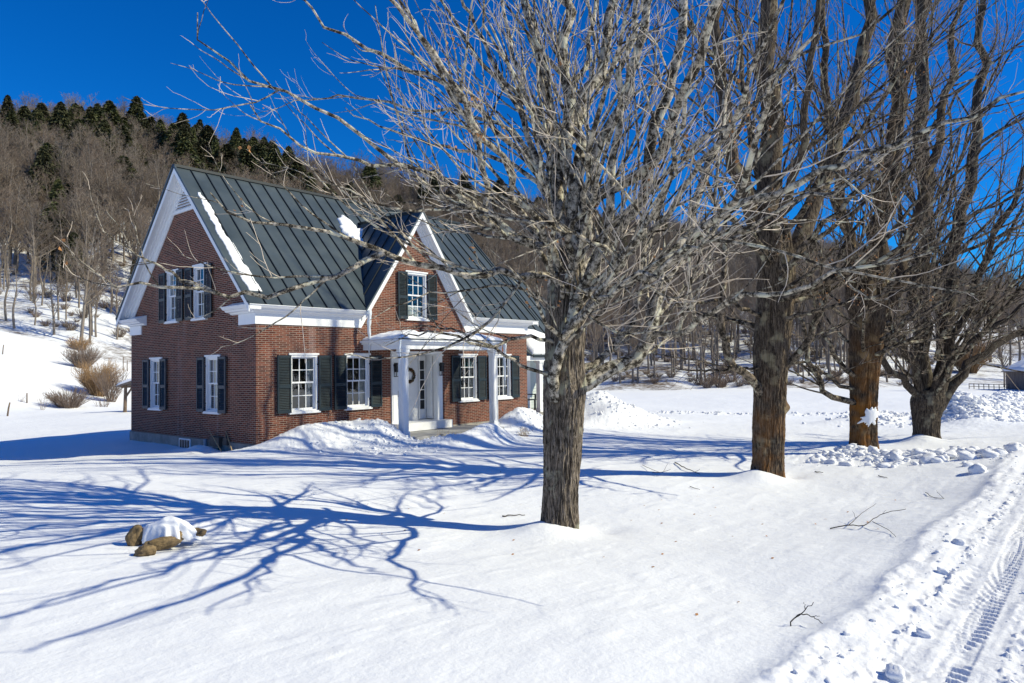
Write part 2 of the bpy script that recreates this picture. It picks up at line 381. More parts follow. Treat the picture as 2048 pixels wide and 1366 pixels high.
def H(x, y, detail=True):
    x = np.asarray(x, float); y = np.asarray(y, float)
    dx = x - CAM[0]; dy = y - CAM[1]; rr = np.hypot(dx, dy) + 1e-9
    dep = dx * FW0[0] + dy * FW0[1]; lat = dx * RT0[0] + dy * RT0[1]
    az = np.where(dep > rr * .35, lat / np.maximum(dep, rr * .35), np.sign(lat) * 2.7)
    ft = np.interp(az, AZ_T, FT_T); ft = ft + 5 * fbm(az * 9, 0 * az, 0, 3, 5)
    cr = np.interp(az, AZ_T, CR_T); zc = np.interp(az, AZ_T, ZC_T)
    front = smooth(-.1, .3, dep / rr)
    d = np.where(dep > 0, dep, 0)
    k = np.where(d > ft, ft / np.maximum(d, 1e-6), 1.)           # clamp lawn/field surface at the foot
    bx = CAM[0] + dx * k; by = CAM[1] + dy * k
    rb = np.hypot(bx - 10, by); kb = np.where(rb > 110, 110 / rb, 1.); bx = 10 + (bx - 10) * kb; by = by * kb
    z = np.zeros(x.shape)
    flatx = bx.ravel(); flaty = by.ravel(); out = np.zeros(flatx.size)
    CH = 60000
    for i in range(0, flatx.size, CH):
        q = np.stack([flatx[i:i + CH], flaty[i:i + CH]], 1)
        K = _tps(np.linalg.norm(q[:, None, :] - CPa[None, :, :2], axis=2))
        out[i:i + CH] = K @ _w[:_n] + _w[_n] + q @ _w[_n + 1:]
    z = out.reshape(x.shape)
    foot = z
    u = np.clip((d - ft) / (cr - ft), 0, 1.)
    prof = u ** 1.12
    hz = foot + (np.maximum(zc - foot, 2)) * prof - np.maximum(d - cr, 0) * .12
    hz = hz + (fbm(x / 38, y / 38, 0, 4, 9) * 5.0 + fbm(x / 7, y / 7, 0, 3, 19) * .8) * smooth(0, .35, u)
    z = np.where(d > ft, foot + (hz - foot) * front, z)
    near = rr < 130
    for (mx, my, mh, sx, sy, an) in MOUNDS:
        ca, sa = math.cos(an), math.sin(an)
        ux = (x - mx) * ca + (y - my) * sa; uy = -(x - mx) * sa + (y - my) * ca
        z = z + mh * np.exp(-(ux / sx)**2 - (uy / sy)**2)
    for i, (tx, ty) in enumerate(TREES4):
        hh = (.17, .19, .24, .22)[i]
        z = z + hh * np.exp(-((x - tx + .34) / .5)**2 - ((y - ty - .1) / .48)**2) - .07 * np.exp(-((x - tx - .42) / .35)**2 - ((y - ty + .35) / .3)**2)
    # porch, walk and wing floor are shovelled
    if detail:
        z = z + fbm(x / 3.1, y / 3.1, 0, 3, 1) * .065 * smooth(0, 6, rr) + fbm(x / .62, y / .62, 0, 3, 2) * .007
        z = z + fbm(x / 14, y / 14, 0, 3, 4) * .12 * smooth(18, 40, rr)
        # wind-drifted ridges on the lawn
        z = z + (.012 * fbm(x / 1.9 + y / 3, y / .55, 0, 3, 31) + .014 * np.clip(fbm(x / .6, y / .22, 0, 3, 32) - .12, 0, 1)) * smooth(3, 5, rr)
        # shovelled snow is rough
        rough = np.zeros(x.shape)
        for (mx, my, mh, sx, sy, an) in MOUNDS[:8] + MOUNDS[11:17]:
            rough = np.maximum(rough, np.exp(-((x - mx) / (sx * 1.5))**2 - ((y - my) / (sy * 1.7))**2) * (.35 if mx in (5.75,) else 1))
        z = z + rough * (np.abs(fbm(x / .22, y / .22, 0, 3, 6)) * .07 + np.abs(fbm(x / .07, y / .07, 0, 2, 8)) * .025)
        z = z + .10 * np.exp(-((dep - 34.5) / .45)**2) * smooth(.17, .2, az) * (1 + .8 * fbm(x / .5, y / .5, 0, 3, 44)) * smooth(.8, .7, az)
        # old footprints between the first maple and the porch
        for (fx, fy) in FOOT:
            z = z - .05 * np.exp(-(((x - fx) / .12)**2 + ((y - fy) / .2)**2)**1.5) + .012 * np.exp(-(((x - fx) / .22)**2 + ((y - fy) / .3)**2))
        # lane: packed, bermed edge, tyre tracks
        edge = -15.32 + .12 * fbm(x / 1.6, 0 * x, 0, 3, 11) + .04 * fbm(x / .3, 0 * x, 0, 3, 12)
        rd = smooth(-.06, .14, edge - y + .04 * fbm(x / .12, y / .12, 0, 2, 25)) * smooth(-20.4, -20, y)
        berm = np.exp(-((y - edge + .12) / .22)**2)
        lump = np.clip(fbm(x / .16, y / .13, 0, 3, 13) + .12, 0, 1)
        fl = smooth(.1, .5, fbm(x / .7, y / .5, 0, 2, 14) + .3)
        mask = smooth(-19.9, -19.0, y) if True else 1
        z = z + (berm * (.075 + .03 * lump * fl + .02 * fbm(x / .4, y / .3, 0, 3, 15))) * (rr < 60)
        row = np.exp(-((y - (-15.76 + .05 * fbm(x / .9, 0 * x, 0, 2, 16))) / .07)**2)
        z = z + row * np.clip(fbm(x / .09, y / .08, 0, 3, 17), 0, 1) * .06 * (rr < 40)
        row2 = np.exp(-((y + 16.42) / .09)**2)
        z = z + row2 * np.clip(fbm(x / .08, y / .07, 0, 3, 18), 0, 1) * .05 * (rr < 40)
        z = z - rd * .05 + rd * (fbm(x / .25, y / .2, 0, 4, 20) * .012 + .006 * fbm(x / 1.2, y / .06, 0, 2, 24))
        tr = smooth(.115, .085, np.abs(y + 16.12))
        z = z - tr * (.010 + .010 * np.clip(np.sin((x + np.abs(y + 16.12) * .7) * 2 * math.pi / .10) * 2.5, -1, 1) * smooth(-.5, -.1, fbm(x / .6, y / .2, 0, 3, 21)) + .004 * fbm(x / .04, y / .04, 0, 2, 23))
        tr2 = smooth(.11, .07, np.abs(y + 15.93))
        z = z - tr2 * .009 * (1 + np.sin((x - np.abs(y + 15.93) * .9) * 2 * math.pi / .16)) * smooth(-.2, .3, fbm(x / .4, y / .3, 0, 2, 22))
        tr3 = smooth(.16, .12, np.abs(y + 16.75))
        z = z - tr3 * (.012 + .008 * np.sin((x + np.abs(y + 16.75) * .8) * 2 * math.pi / .11))
    return z
_fr = np.random.default_rng(4)
FOOT = []
for i in range(11):
    fx = 2.6 - i * .42; fy = -6.3 - i * .17 + (i % 2) * .2
    FOOT.append((fx + _fr.normal(0, .05), fy + _fr.normal(0, .08)))
for i in range(9): FOOT.append((1.4 + _fr.uniform(-1.6, 2), -5.6 + _fr.uniform(-1.1, .8)))
for i in range(0): FOOT.append((-1.5 + i * .42 + _fr.normal(0, .04), -12.9 + i * .1 + (i % 2) * .18))
def h1(x, y): return float(H(np.array([x]), np.array([y]))[0])

def make_ground():
    heads = []
    th0 = math.atan2(FW0[1], FW0[0])
    dense = np.linspace(-R(43), R(43), 1200)
    side = np.concatenate([np.linspace(-math.pi, -R(43), 150)[:-1], dense, np.linspace(R(43), math.pi, 150)[1:-1]])
    th = th0 + side
    r1 = np.exp(np.linspace(math.log(3.6), math.log(16), 400)); r2 = np.exp(np.linspace(math.log(16), math.log(95), 250))[1:]
    r3 = np.exp(np.linspace(math.log(95), math.log(330), 120))[1:]; r4 = np.exp(np.linspace(math.log(330), math.log(3000), 24))[1:]
    rr = np.concatenate([[.02, .4, 1, 1.8, 2.6, 3.2], r1, r2, r3, r4])
    TH, RR = np.meshgrid(th, rr)
    X = CAM[0] + RR * np.cos(TH); Y = CAM[1] + RR * np.sin(TH)
    Z = H(X, Y)
    V = np.stack([X, Y, Z], 2).reshape(-1, 3); nt_, nr = len(th), len(rr)
    i = np.arange(nt_); j = (i + 1) % nt_
    q = np.stack([i, j, j + nt_, i + nt_], 1)
    F = (q[None] + (np.arange(nr - 1) * nt_)[:, None, None]).reshape(-1, 4)
    C = V[F].mean(1)
    edge = -15.32 + .12 * fbm(C[:, 0] / 1.6, 0 * C[:, 0], 0, 3, 11) + .04 * fbm(C[:, 0] / .3, 0 * C[:, 0], 0, 3, 12)
    isroad = (C[:, 1] < edge) & (C[:, 1] > -20.2) & (np.abs(C[:, 0]) < 200)
    dx = C[:, :2] - CAM[:2]; dep = dx @ FW0[:2]; lat = dx @ RT0[:2]; rr_ = np.hypot(dep, lat)
    az = np.where(dep > rr_ * .35, lat / np.maximum(dep, rr_ * .35), np.sign(lat) * 2.7)
    ft = np.interp(az, AZ_T, FT_T) + 5 * fbm(az * 9, 0 * az, 0, 3, 5)
    ishill = (dep > ft)
    for nm, msk, mt in (('road', isroad, SNOWR), ('hills', ishill & ~isroad, HILLM), ('ground', ~isroad & ~ishill, SNOW)):
        f = F[msk]; used, inv = np.unique(f, return_inverse=True)
        o = link(nm, np_mesh(nm, V[used], inv.reshape(-1, 4), [mt])); tag(o, kind='structure')
make_ground()
# ================================================================== HOUSE
HL, HW, HB, HE, HR = 11.15, 7.77, 3.135, 3.63, 7.98
K = (HR - HE) / (HW / 2 + .33)
OV, OX = .33, .365
root = empty('brick_house', (5.6, 3.9, -.3), 'red brick house with green metal roof, white trim and dark shutters', 'house')
def Mfront(u, z, y=0.):      # local x right, local y outward, z up (seen from outside)
    return Matrix(((1, 0, 0, u), (0, -1, 0, y), (0, 0, 1, z), (0, 0, 0, 1)))
def Mgable(v, z, x=0.):
    return Matrix(((0, -1, 0, x), (-1, 0, 0, v), (0, 0, 1, z), (0, 0, 0, 1)))
def hole(c, z0, z1, w): return [(c - w / 2, z0), (c + w / 2, z0), (c + w / 2, z1), (c - w / 2, z1)]
def wall(mb, outer, holes, Mx, depth=.22, mi=0):
    """outer/holes in (local x, z); face at local y=0, reveals go inward"""
    loops = [outer] + holes
    tris = tessellate_polygon([[Vector((a, b, 0)) for a, b in l] for l in loops])
    flat = [p for l in loops for p in l]
    mb.add([tuple(Mx @ Vector((a, 0, b))) for a, b in flat], [tuple(t_) for t_ in tris], mi)
    for l in holes:
        n = len(l)
        v = [tuple(Mx @ Vector((a, 0, b))) for a, b in l] + [tuple(Mx @ Vector((a, -depth, b))) for a, b in l]
        mb.add(v, [(i, (i + 1) % n, n + (i + 1) % n, n + i) for i in range(n)], mi)
ZS, ZT = .80, 2.33
FW_ = [(1.43, .86), (3.24, .86), (7.93, .86), (9.75, .86)]
GW_ = [(2.27, .80), (5.90, .80)]
GU_ = [(3.02, .76), (4.76, .76)]
mb = MB()
# front wall (openings: windows, porch recess, upper window), the wall dormer rises flush
dz = 5.6
outer = [(0, 0), (HL, 0), (HL, HB + .4), (7.78, HB + .4), (dz, 6.40), (3.42, HB + .4), (0, HB + .4)]
holes = [hole(c, ZS, ZT, w) for c, w in FW_] + [hole(5.6, 3.50, 4.97, .86)] + [[(4.5, .03), (6.66, .03), (6.66, 2.45), (4.5, 2.45)]]
wall(mb, outer, holes, Mfront(0, 0))
# gable wall facing the lane-side field (local x runs toward -Y)
outer = [(-HW, 0), (0, 0), (0, HE + .1), (-HW / 2, HR - .22), (-HW, HE + .1)]
holes = [hole(-c, ZS, ZT, w) for c, w in GW_] + [hole(-c, 3.46, 4.97, w) for c, w in GU_]
wall(mb, outer, holes, Mgable(0, 0))
# far gable and rear wall
wall(mb, [(0, 0), (HW, 0), (HW, HE + .1), (HW / 2, HR - .22), (0, HE + .1)], [], Matrix(((0, 1, 0, HL), (1, 0, 0, 0), (0, 0, 1, 0), (0, 0, 0, 1))))
wall(mb, [(0, 0), (HL, 0), (HL, HE), (0, HE)], [], Matrix(((1, 0, 0, 0), (0, 1, 0, HW), (0, 0, 1, 0), (0, 0, 0, 1))))
build('brick_wall', mb, BRICK, root)
# rooms behind the glass
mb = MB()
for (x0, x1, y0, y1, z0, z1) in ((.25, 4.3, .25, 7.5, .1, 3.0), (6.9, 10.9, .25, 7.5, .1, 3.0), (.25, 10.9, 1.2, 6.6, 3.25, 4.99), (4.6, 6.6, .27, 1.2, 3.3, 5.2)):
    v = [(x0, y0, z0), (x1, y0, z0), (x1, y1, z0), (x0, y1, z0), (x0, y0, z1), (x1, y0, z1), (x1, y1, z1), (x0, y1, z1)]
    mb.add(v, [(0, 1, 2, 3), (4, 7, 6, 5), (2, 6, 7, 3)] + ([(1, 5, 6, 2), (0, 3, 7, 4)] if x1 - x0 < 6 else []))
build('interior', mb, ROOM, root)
mb = MB(); mb.box((-.035, -.035, -1.2), (HL + .035, HW + .035, -.003)); build('foundation', mb, CONC, root)

def window(Mx, w, z0, z1, curtain='side', rec=.09):
    """white casing is the window part; glass, sill and curtain hang under it"""
    f = MB(); h = z1 - z0
    yo, yi = .012, -rec - .04
    c = .055
    f.box((-w / 2 - .005, yi, 0), (-w / 2 + c, yo, h), Mx); f.box((w / 2 - c, yi, 0), (w / 2 + .005, yo, h), Mx)
    f.box((-w / 2 + c, yi, h - c), (w / 2 - c, yo - .002, h), Mx); f.box((-w / 2 + c, yi, 0), (w / 2 - c, yo - .002, .03), Mx)
    f.box((-w / 2 - .045, -.01, h + .001), (w / 2 + .045, .035, h + .05), Mx)
    iw = w / 2 - c
    zm = h * .505
    for (a, b_, yy) in ((zm - .018, h - c, -.045), (.03, zm + .018, -.078)):
        y0, y1 = yy - .03, yy
        st = .042
        f.box((-iw, y0, a), (-iw + st, y1, b_), Mx); f.box((iw - st, y0, a), (iw, y1, b_), Mx)
        f.box((-iw + st, y0, a), (iw - st, y1 - .002, a + .045), Mx); f.box((-iw + st, y0, b_ - .038), (iw - st, y1 - .002, b_), Mx)
        gx0, gx1 = -iw + st, iw - st; gz0, gz1 = a + .045, b_ - .038
        for q in (1, 2):
            x = gx0 + (gx1 - gx0) * q / 3; f.box((x - .011, y0 + .006, gz0), (x + .011, y1 - .004, gz1), Mx)
        zc = (gz0 + gz1) / 2; f.box((gx0, y0 + .008, zc - .011), (gx1, y1 - .006, zc + .011), Mx)
    o = build('window', f, WHITE, root)
    g = MB()
    for (a, b_, yy) in ((zm + .02, h - c - .03, -.062), (.075, zm - .02, -.095)):
        v = [Mx @ Vector(p) for p in ((-iw + .03, yy, a), (iw - .03, yy, a), (iw - .03, yy, b_), (-iw + .03, yy, b_))]
        g.add([tuple(p) for p in v], [(0, 1, 2, 3)])
    build('pane', g, GLASS, o)
    s_ = MB(); s_.box((-w / 2 - .06, -.02, -.07), (w / 2 + .06, .075, -.002), Mx); build('sill', s_, WHITE, o)
    if curtain:
        k = MB(); y = -.24; n = 26
        def sheet(x0, x1, za, zb):
            vs = []
            for i in range(n + 1):
                x = x0 + (x1 - x0) * i / n
                for zz in (za, zb): vs.append(tuple(Mx @ Vector((x, y + .018 * math.sin(i * 1.9) + .006 * math.sin(i * .7), zz))))
            k.add(vs, [(2 * i, 2 * i + 2, 2 * i + 3, 2 * i + 1) for i in range(n)])
        if curtain == 'full': sheet(-w / 2, w / 2, -.02, h)
        elif curtain == 'side': sheet(w / 2 - .20, w / 2 + .02, -.02, h + .05); sheet(-w / 2 - .02, -w / 2 + .06, -.02, h + .05)
        elif curtain == 'low': sheet(-w / 2, w / 2, -.02, h * .3)
        build('curtain', k, CURT, o)
    return o
def shutter(Mx, x0, x1, z0, z1, mat=SHADE, slat=None):
    f = MB(); y0, y1 = .045, .085; st = .045
    f.box((x0, y0, z0), (x0 + st, y1, z1), Mx); f.box((x1 - st, y0, z0), (x1, y1, z1), Mx)
    mid = z0 + (z1 - z0) * .46
    for a, b_ in ((z0, z0 + .09), (mid - .045, mid + .045), (z1 - .07, z1)): f.box((x0 + st, y0 + .003, a), (x1 - st, y1 - .003, b_), Mx)
    for a, b_ in ((z0 + .09, mid - .045), (mid + .045, z1 - .07)):
        n = max(2, int((b_ - a) / .042))
        for i in range(n):
            z = a + (b_ - a) * (i + .5) / n
            v = [Mx @ Vector(p) for p in ((x0 + st, y1 - .006, z - .016), (x1 - st, y1 - .006, z - .016), (x1 - st, y0 + .006, z + .018), (x0 + st, y0 + .006, z + .018))]
            v += [Mx @ Vector(p) for p in ((x0 + st, y1 - .012, z - .020), (x1 - st, y1 - .012, z - .020), (x1 - st, y0, z + .014), (x0 + st, y0, z + .014))]
            f.add([tuple(p) for p in v], [(0, 1, 2, 3), (4, 7, 6, 5), (0, 4, 5, 1), (2, 6, 7, 3)], 1)
    for zz in (z0 + .25, z1 - .25):       # hinges and pintles
        xx = x1 if (x0 + x1) / 2 < 0 else x0
        f.box((xx - .03, .0, zz - .02), (xx + .03, y0 + .002, zz + .02), Mx)
    return build('shutter', f, [mat, slat or mat], root)
SW = .415
for i, (c, w) in enumerate(FW_):
    window(Mfront(c, ZS), w, ZS, ZT, ('side', 'side', 'side', 'side')[i])
    shutter(Mfront(c, 0), -w / 2 - SW - .01, -w / 2 - .01, ZS - .03, ZT - .01); shutter(Mfront(c, 0), w / 2 + .01, w / 2 + SW + .01, ZS - .03, ZT - .01)
window(Mfront(5.6, 3.50), .86, 3.50, 4.97, 'low')
shutter(Mfront(5.6, 0), -.43 - .40, -.44, 3.47, 4.96); shutter(Mfront(5.6, 0), .44, .43 + .40, 3.47, 4.96)
for (c, w), cu in zip(GW_, ('full', 'full')):
    window(Mgable(c, ZS), w, ZS, ZT, cu)
    shutter(Mgable(c, 0), -w / 2 - .42, -w / 2 - .01, ZS - .03, ZT - .01, SHADE_SKYLIT, SHADE); shutter(Mgable(c, 0), w / 2 + .01, w / 2 + .42, ZS - .03, ZT - .01, SHADE_SKYLIT, SHADE)
for (c, w), cu in zip(GU_, ('low', 'full')):
    window(Mgable(c, 3.46), w, 3.46, 4.97, cu)
    shutter(Mgable(c, 0), -w / 2 - .41, -w / 2 - .01, 3.43, 4.96, SHADE, SHADE_SKYLIT); shutter(Mgable(c, 0), w / 2 + .01, w / 2 + .41, 3.43, 4.96, SHADE, SHADE_SKYLIT)

# roof: two slopes, the front one notched for the wall dormer
nF = np.array([0, -K, 1.]); nB = np.array([0, K, 1.])
def zf(y): return HE + (y + OV) * K
DH = 2.30; DZ = 6.97; DK = (DZ - HE) / DH; YV = (DZ - HE) / K - OV
mb = MB()
mb.slab([(-OX, -OV, HE), (dz - DH, -OV, HE), (dz, YV, DZ - .004), (dz + DH, -OV, HE), (HL + OX, -OV, HE), (HL + OX, HW / 2, HR), (-OX, HW / 2, HR)], nF, .05)
mb.slab([(-OX, HW + OV, HE), (-OX, HW / 2, HR), (HL + OX, HW / 2, HR), (HL + OX, HW + OV, HE)], nB, .05)
un = nF / np.linalg.norm(nF)
u = .10
while u < HL + OX - .05:
    y0 = -OV
    if abs(u - dz) < DH: y0 = -OV + (YV + OV) * (1 - abs(u - dz) / DH)
    a = np.array([u, y0, zf(y0)]) + un * .016; b_ = np.array([u, HW / 2 - .03, zf(HW / 2 - .03)]) + un * .016
    mb.bar(a, b_, .022, .036, tuple(un), 1); u += .468
mb.box((-OX - .02, HW / 2 - .09, HR - .045), (HL + OX + .02, HW / 2 + .09, HR + .035), None, 1)
for x in (-OX - .003, HL + OX + .003):   # metal drip edge up the rakes
    for s_ in (-1, 1):
        e = np.array([x, HW / 2 + s_ * (HW / 2 + OV - .05), HE + .05 * K - .006]); p = np.array([x, HW / 2 + s_ * .05, HR - .03])
        mb.bar(e, p, .05, .055, (0, 0, 1), 0)
roof = build('roof', mb, [ROOFM, ROOFD], root)
mb = MB()
for s_ in (-1, 1):
    n = np.array([s_ * DK, 0, 1.]); e = (dz + s_ * DH, -OV, HE + .003)
    poly = [e, (dz, -OV, DZ), (dz, YV + .02, DZ)]
    if s_ > 0: poly = poly[::-1]
    mb.slab(poly, n, .05)
    for k in range(1, 6):
        y = -OV + k * .5
        if y < YV - .1:
            t_ = (y + OV) / (YV + OV); p0 = np.array([dz + s_ * DH * (1 - t_), y, HE + (DZ - HE) * t_]); p1 = np.array([dz + s_ * .03, y, DZ - .02])
            nn_ = n / np.linalg.norm(n); mb.bar(p0 + nn_ * .016, p1 + nn_ * .016, .022, .036, tuple(nn_), 1)
mb.box((dz - .07, -OV - .01, DZ - .03), (dz + .07, YV, DZ + .03), None, 1)
build('dormer_roof', mb, [ROOFM, ROOFD], root)
# eave cornice: frieze board, soffit and crown in a swept profile  (u = outward, v = up)
PROF = [(0, 3.137), (.035, 3.137), (.035, 3.42), (.075, 3.44), (.085, 3.47), (.20, 3.49), (.22, 3.53), (.27, 3.545), (.315, 3.60), (.33, 3.612), (.33, 3.628), (0, 3.60)]
MX = 1.07          # the returns stand a little prouder so the mitre meets the rake overhang
def corn(x0, x1, l, r): mb.prism(PROF, (x0, 0, 0), (x1, 0, 0), (0, -1, 0), (0, 0, 1), 0, (-MX, 0, 0) if l else (0, 0, 0), (MX, 0, 0) if r else (0, 0, 0))
RET = PROF[:-1] + [(.2, 3.66), (0, 3.74)]
def corn_side(x, sx, y0, y1, yb, sy):     # return on a gable: short frieze block, longer crown over it
    mb.prism([(0, 3.137), (.0375, 3.137), (.0375, 3.425), (0, 3.425)], (x, y0, 0), (x, yb, 0), (sx, 0, 0), (0, 0, 1), 0, (0, -sy, 0))
    P = [(0, 3.42)] + [(a_ * MX, b_) for a_, b_ in PROF[3:-1]] + [(.2, 3.66), (0, 3.74)]
    mb.prism(P, (x, y0, 0), (x, y1, 0), (sx, 0, 0), (0, 0, 1), 0, (0, -sy / MX, 0))
mb = MB(); corn(0, 3.36, True, False); corn_side(0, -1, 0, 1.18, .82, 1); build('cornice', mb, WHITE, root)
mb = MB(); corn(7.84, HL, False, True); corn_side(HL, 1, 0, 1.18, .82, 1); build('cornice', mb, WHITE, root)
mb = MB(); corn_side(0, -1, HW, HW - 1.18, HW - .82, -1); mb.prism(PROF, (0, HW, 0), (HL, HW, 0), (0, 1, 0), (0, 0, 1), 0, (-MX, 0, 0), (MX, 0, 0)); build('cornice', mb, WHITE, root)
# rake boards on the gable: frieze on the wall, sloping soffit, barge board with bed mould
mb = MB()
ap = (HW / 2, HR)
for x, sx in ((0, -1), (HL, 1)):
    mb = MB()
    for s_ in (-1, 1):
        def P(d, drop, xo):   # d: metres from the ridge line outwards along Y
            return (x + sx * xo, HW / 2 + s_ * d, HR - d * K - drop)
        D = HW / 2 + .02; D2 = HW / 2 + OV - .03
        def quadprism(a, b_, top, bot, x0, x1):
            v = [P(a, top, x0), P(b_, top, x0), P(b_, bot, x0), P(a, bot, x0), P(a, top, x1), P(b_, top, x1), P(b_, bot, x1), P(a, bot, x1)]
            mb.add(v, [(0, 1, 2, 3), (7, 6, 5, 4), (0, 4, 5, 1), (1, 5, 6, 2), (2, 6, 7, 3), (3, 7, 4, 0)])
        quadprism(0, D, .10, .52, -.01, .03)        # frieze board
        quadprism(0, D, .10, .46, .03, .055)
        quadprism(0, D, .10, .27, .055, .12)        # bed mould
        quadprism(0, D, .10, .22, .12, .19)
        quadprism(0, D2, .075, .16, .02, OX - .02)  # soffit
        quadprism(0, D2, .072, .23, OX - .03, OX)   # barge board
    build('rake_board', mb, WHITE, root)
mb = MB()
z0 = 6.72
hw = (HR - .52 - z0) / K
mb.prism([(-hw - .1, z0 - .05), (hw + .1, z0 - .05), (hw + .02, z0 + .03), (-hw - .02, z0 + .03)], (-.002, HW / 2, 0), (-.05, HW / 2, 0), (0, 1, 0), (0, 0, 1))
for i in range(8):
    z = z0 + .07 + i * .085; w = (HR - .50 - z) / K
    if w > .05:
        mb.add([(-.06, HW / 2 - w, z - .03), (-.06, HW / 2 + w, z - .03), (-.004, HW / 2 + w, z + .045), (-.004, HW / 2 - w, z + .045),
                (-.06, HW / 2 - w, z - .045), (-.06, HW / 2 + w, z - .045), (-.004, HW / 2 + w, z + .03), (-.004, HW / 2 - w, z + .03)],
               [(0, 1, 2, 3), (4, 7, 6, 5), (0, 4, 5, 1), (2, 6, 7, 3), (1, 5, 6, 2), (0, 3, 7, 4)])
build('gable_vent', mb, WHITE, root)
# dormer rake boards
mb = MB()
for s_ in (-1, 1):
    def P(d, drop, yo): return (dz + s_ * d, -yo, DZ - d * DK - drop)
    def qp(a, b_, top, bot, y0, y1):
        v = [P(a, top, y0), P(b_, top, y0), P(b_, bot, y0), P(a, bot, y0), P(a, top, y1), P(b_, top, y1), P(b_, bot, y1), P(a, bot, y1)]
        mb.add(v, [(0, 1, 2, 3), (7, 6, 5, 4), (0, 4, 5, 1), (1, 5, 6, 2), (2, 6, 7, 3), (3, 7, 4, 0)])
    qp(0, DH - .06, .10, .60, -.01, .03); qp(0, DH - .08, .10, .40, .03, .07); qp(0, DH - .08, .10, .30, .07, .13)
    qp(0, DH - .03, .085, .18, .02, OV - .02); qp(0, DH - .02, .082, .26, OV - .028, OV - .002)
build('dormer_rake_board', mb, WHITE, root)

# entry: recess with door, sidelights, panelled jambs
mb = MB()
RX0, RX1, RY, RZ = 4.5, 6.66, .52, 2.45
mb.add([(RX0, 0, .03), (RX0, RY, .03), (RX0, RY, RZ), (RX0, 0, RZ)], [(0, 1, 2, 3)]); mb.add([(RX1, 0, .03), (RX1, RY, .03), (RX1, RY, RZ), (RX1, 0, RZ)], [(0, 3, 2, 1)])
mb.add([(RX0, 0, RZ), (RX1, 0, RZ), (RX1, RY, RZ), (RX0, RY, RZ)], [(0, 1, 2, 3)])
mb.box((RX0, RY, .03), (5.13, RY + .05, RZ)); mb.box((6.02, RY, .03), (RX1, RY + .05, RZ)); mb.box((5.13, RY, 2.2), (6.02, RY + .05, RZ))
for x0, x1 in ((4.505, 4.73), (6.43, 6.655)):     # pilasters with caps and bases
    mb.box((x0, -.05, .0), (x1, .16, 2.30)); mb.box((x0 - .025, -.08, 2.30), (x1 + .025, .18, 2.36)); mb.box((x0 - .02, -.07, -.02), (x1 + .02, .17, .16))
    mb.box((x0 + .04, -.062, .3), (x1 - .04, -.048, 2.2))
mb.box((RX0 + .003, -.04, 2.36), (RX1 - .003, .2, 2.449)); mb.box((4.8, RY - .08, 2.2), (6.36, RY - .002, 2.3))
for sx, x in ((1, RX0 + .23), (-1, RX1 - .23)):    # jamb panels
    a, b_ = sorted((x, x + sx * .012))
    mb.box((a, .18, .25), (b_, RY - .02, RZ - .02))
    a, b_ = sorted((x + sx * .012, x + sx * .024))
    for z0, z1 in ((.33, .62), (.72, 1.0), (1.08, 2.1)): mb.box((a, .24, z0), (b_, RY - .08, z1))
build('door_surround', mb, WHITE, root)
mb = MB()
mb.box((5.15, RY - .03, .22), (6.0, RY + .02, 2.2))
for x0, x1 in ((5.25, 5.52), (5.63, 5.90)):
    for z0, z1 in ((.38, .85), (1.0, 1.62), (1.72, 2.08)):
        mb.box((x0, RY - .045, z0), (x1, RY - .028, z1)); 
door = build('front_door', mb, WHITE, root)
mb = MB(); mb.tube([(5.22, RY - .10, 1.12), (5.22, RY - .05, 1.12)], [.025, .02], 10); mb.box((5.2, RY - .05, 1.0), (5.24, RY - .03, 1.2)); build('handle', mb, DARK, door, True)
for x0 in (6.13, 4.86):
    mb = MB(); x1 = x0 + .21
    zs = [.55 + i * .325 for i in range(6)]
    mb.box((x0 - .04, RY - .05, .25), (x0, RY - .01, 2.2)); mb.box((x1, RY - .05, .25), (x1 + .04, RY - .01, 2.2))
    for z in zs: mb.box((x0, RY - .04, z - .014), (x1, RY - .012, z + .014))
    mb.box((x0, RY - .03, .25), (x1, RY - .008, .53))
    sdl = build('sidelight', mb, WHITE, root)
    mb = MB(); mb.box((x0, RY - .022, .56), (x1, RY - .006, 2.18)); build('pane', mb, DARKGLASS if 'DARKGLASS' in globals() else DARK, sdl)
mb = MB(); mb.box((4.45, -.42, -.03), (6.74, RY, .22)); build('doorstep', mb, WHITE, root)
for x in (4.61, 6.54):
    mb = MB(); mb.box((x - .05, -.10, 1.98), (x + .05, -.062, 2.05)); mb.box((x - .065, -.2, 2.0), (x + .065, -.085, 2.03)); mb.box((x - .06, -.195, 1.66), (x + .06, -.09, 1.68))
    mb.prism([(-.065, 2.03), (.065, 2.03), (.03, 2.09), (-.03, 2.09)], (x, -.2, 0), (x, -.085, 0), (1, 0, 0), (0, 0, 1))
    for a in (-.055, .045):
        for b_ in (-.19, -.105): mb.box((x + a, b_, 1.68), (x + a + .01, b_ + .01, 2.0))
    mb.box((x - .045, -.18, 1.8), (x + .045, -.1, 1.995))
    build('wall_lantern', mb, DARK, root)
# porch
PX0, PX1, PY = 3.33, 7.87, -1.78
mb = MB()
mb.box((PX0 + .12, PY + .13, 2.47), (PX1 - .12, PY + .40, 2.63)); 
mb.box((PX0 + .12, PY + .40, 2.47), (PX0 + .38, -.002, 2.63)); mb.box((PX1 - .38, PY + .40, 2.47), (PX1 - .12, -.002, 2.63))
mb.box((PX0 + .38, PY + .40, 2.56), (PX1 - .38, -.003, 2.60))

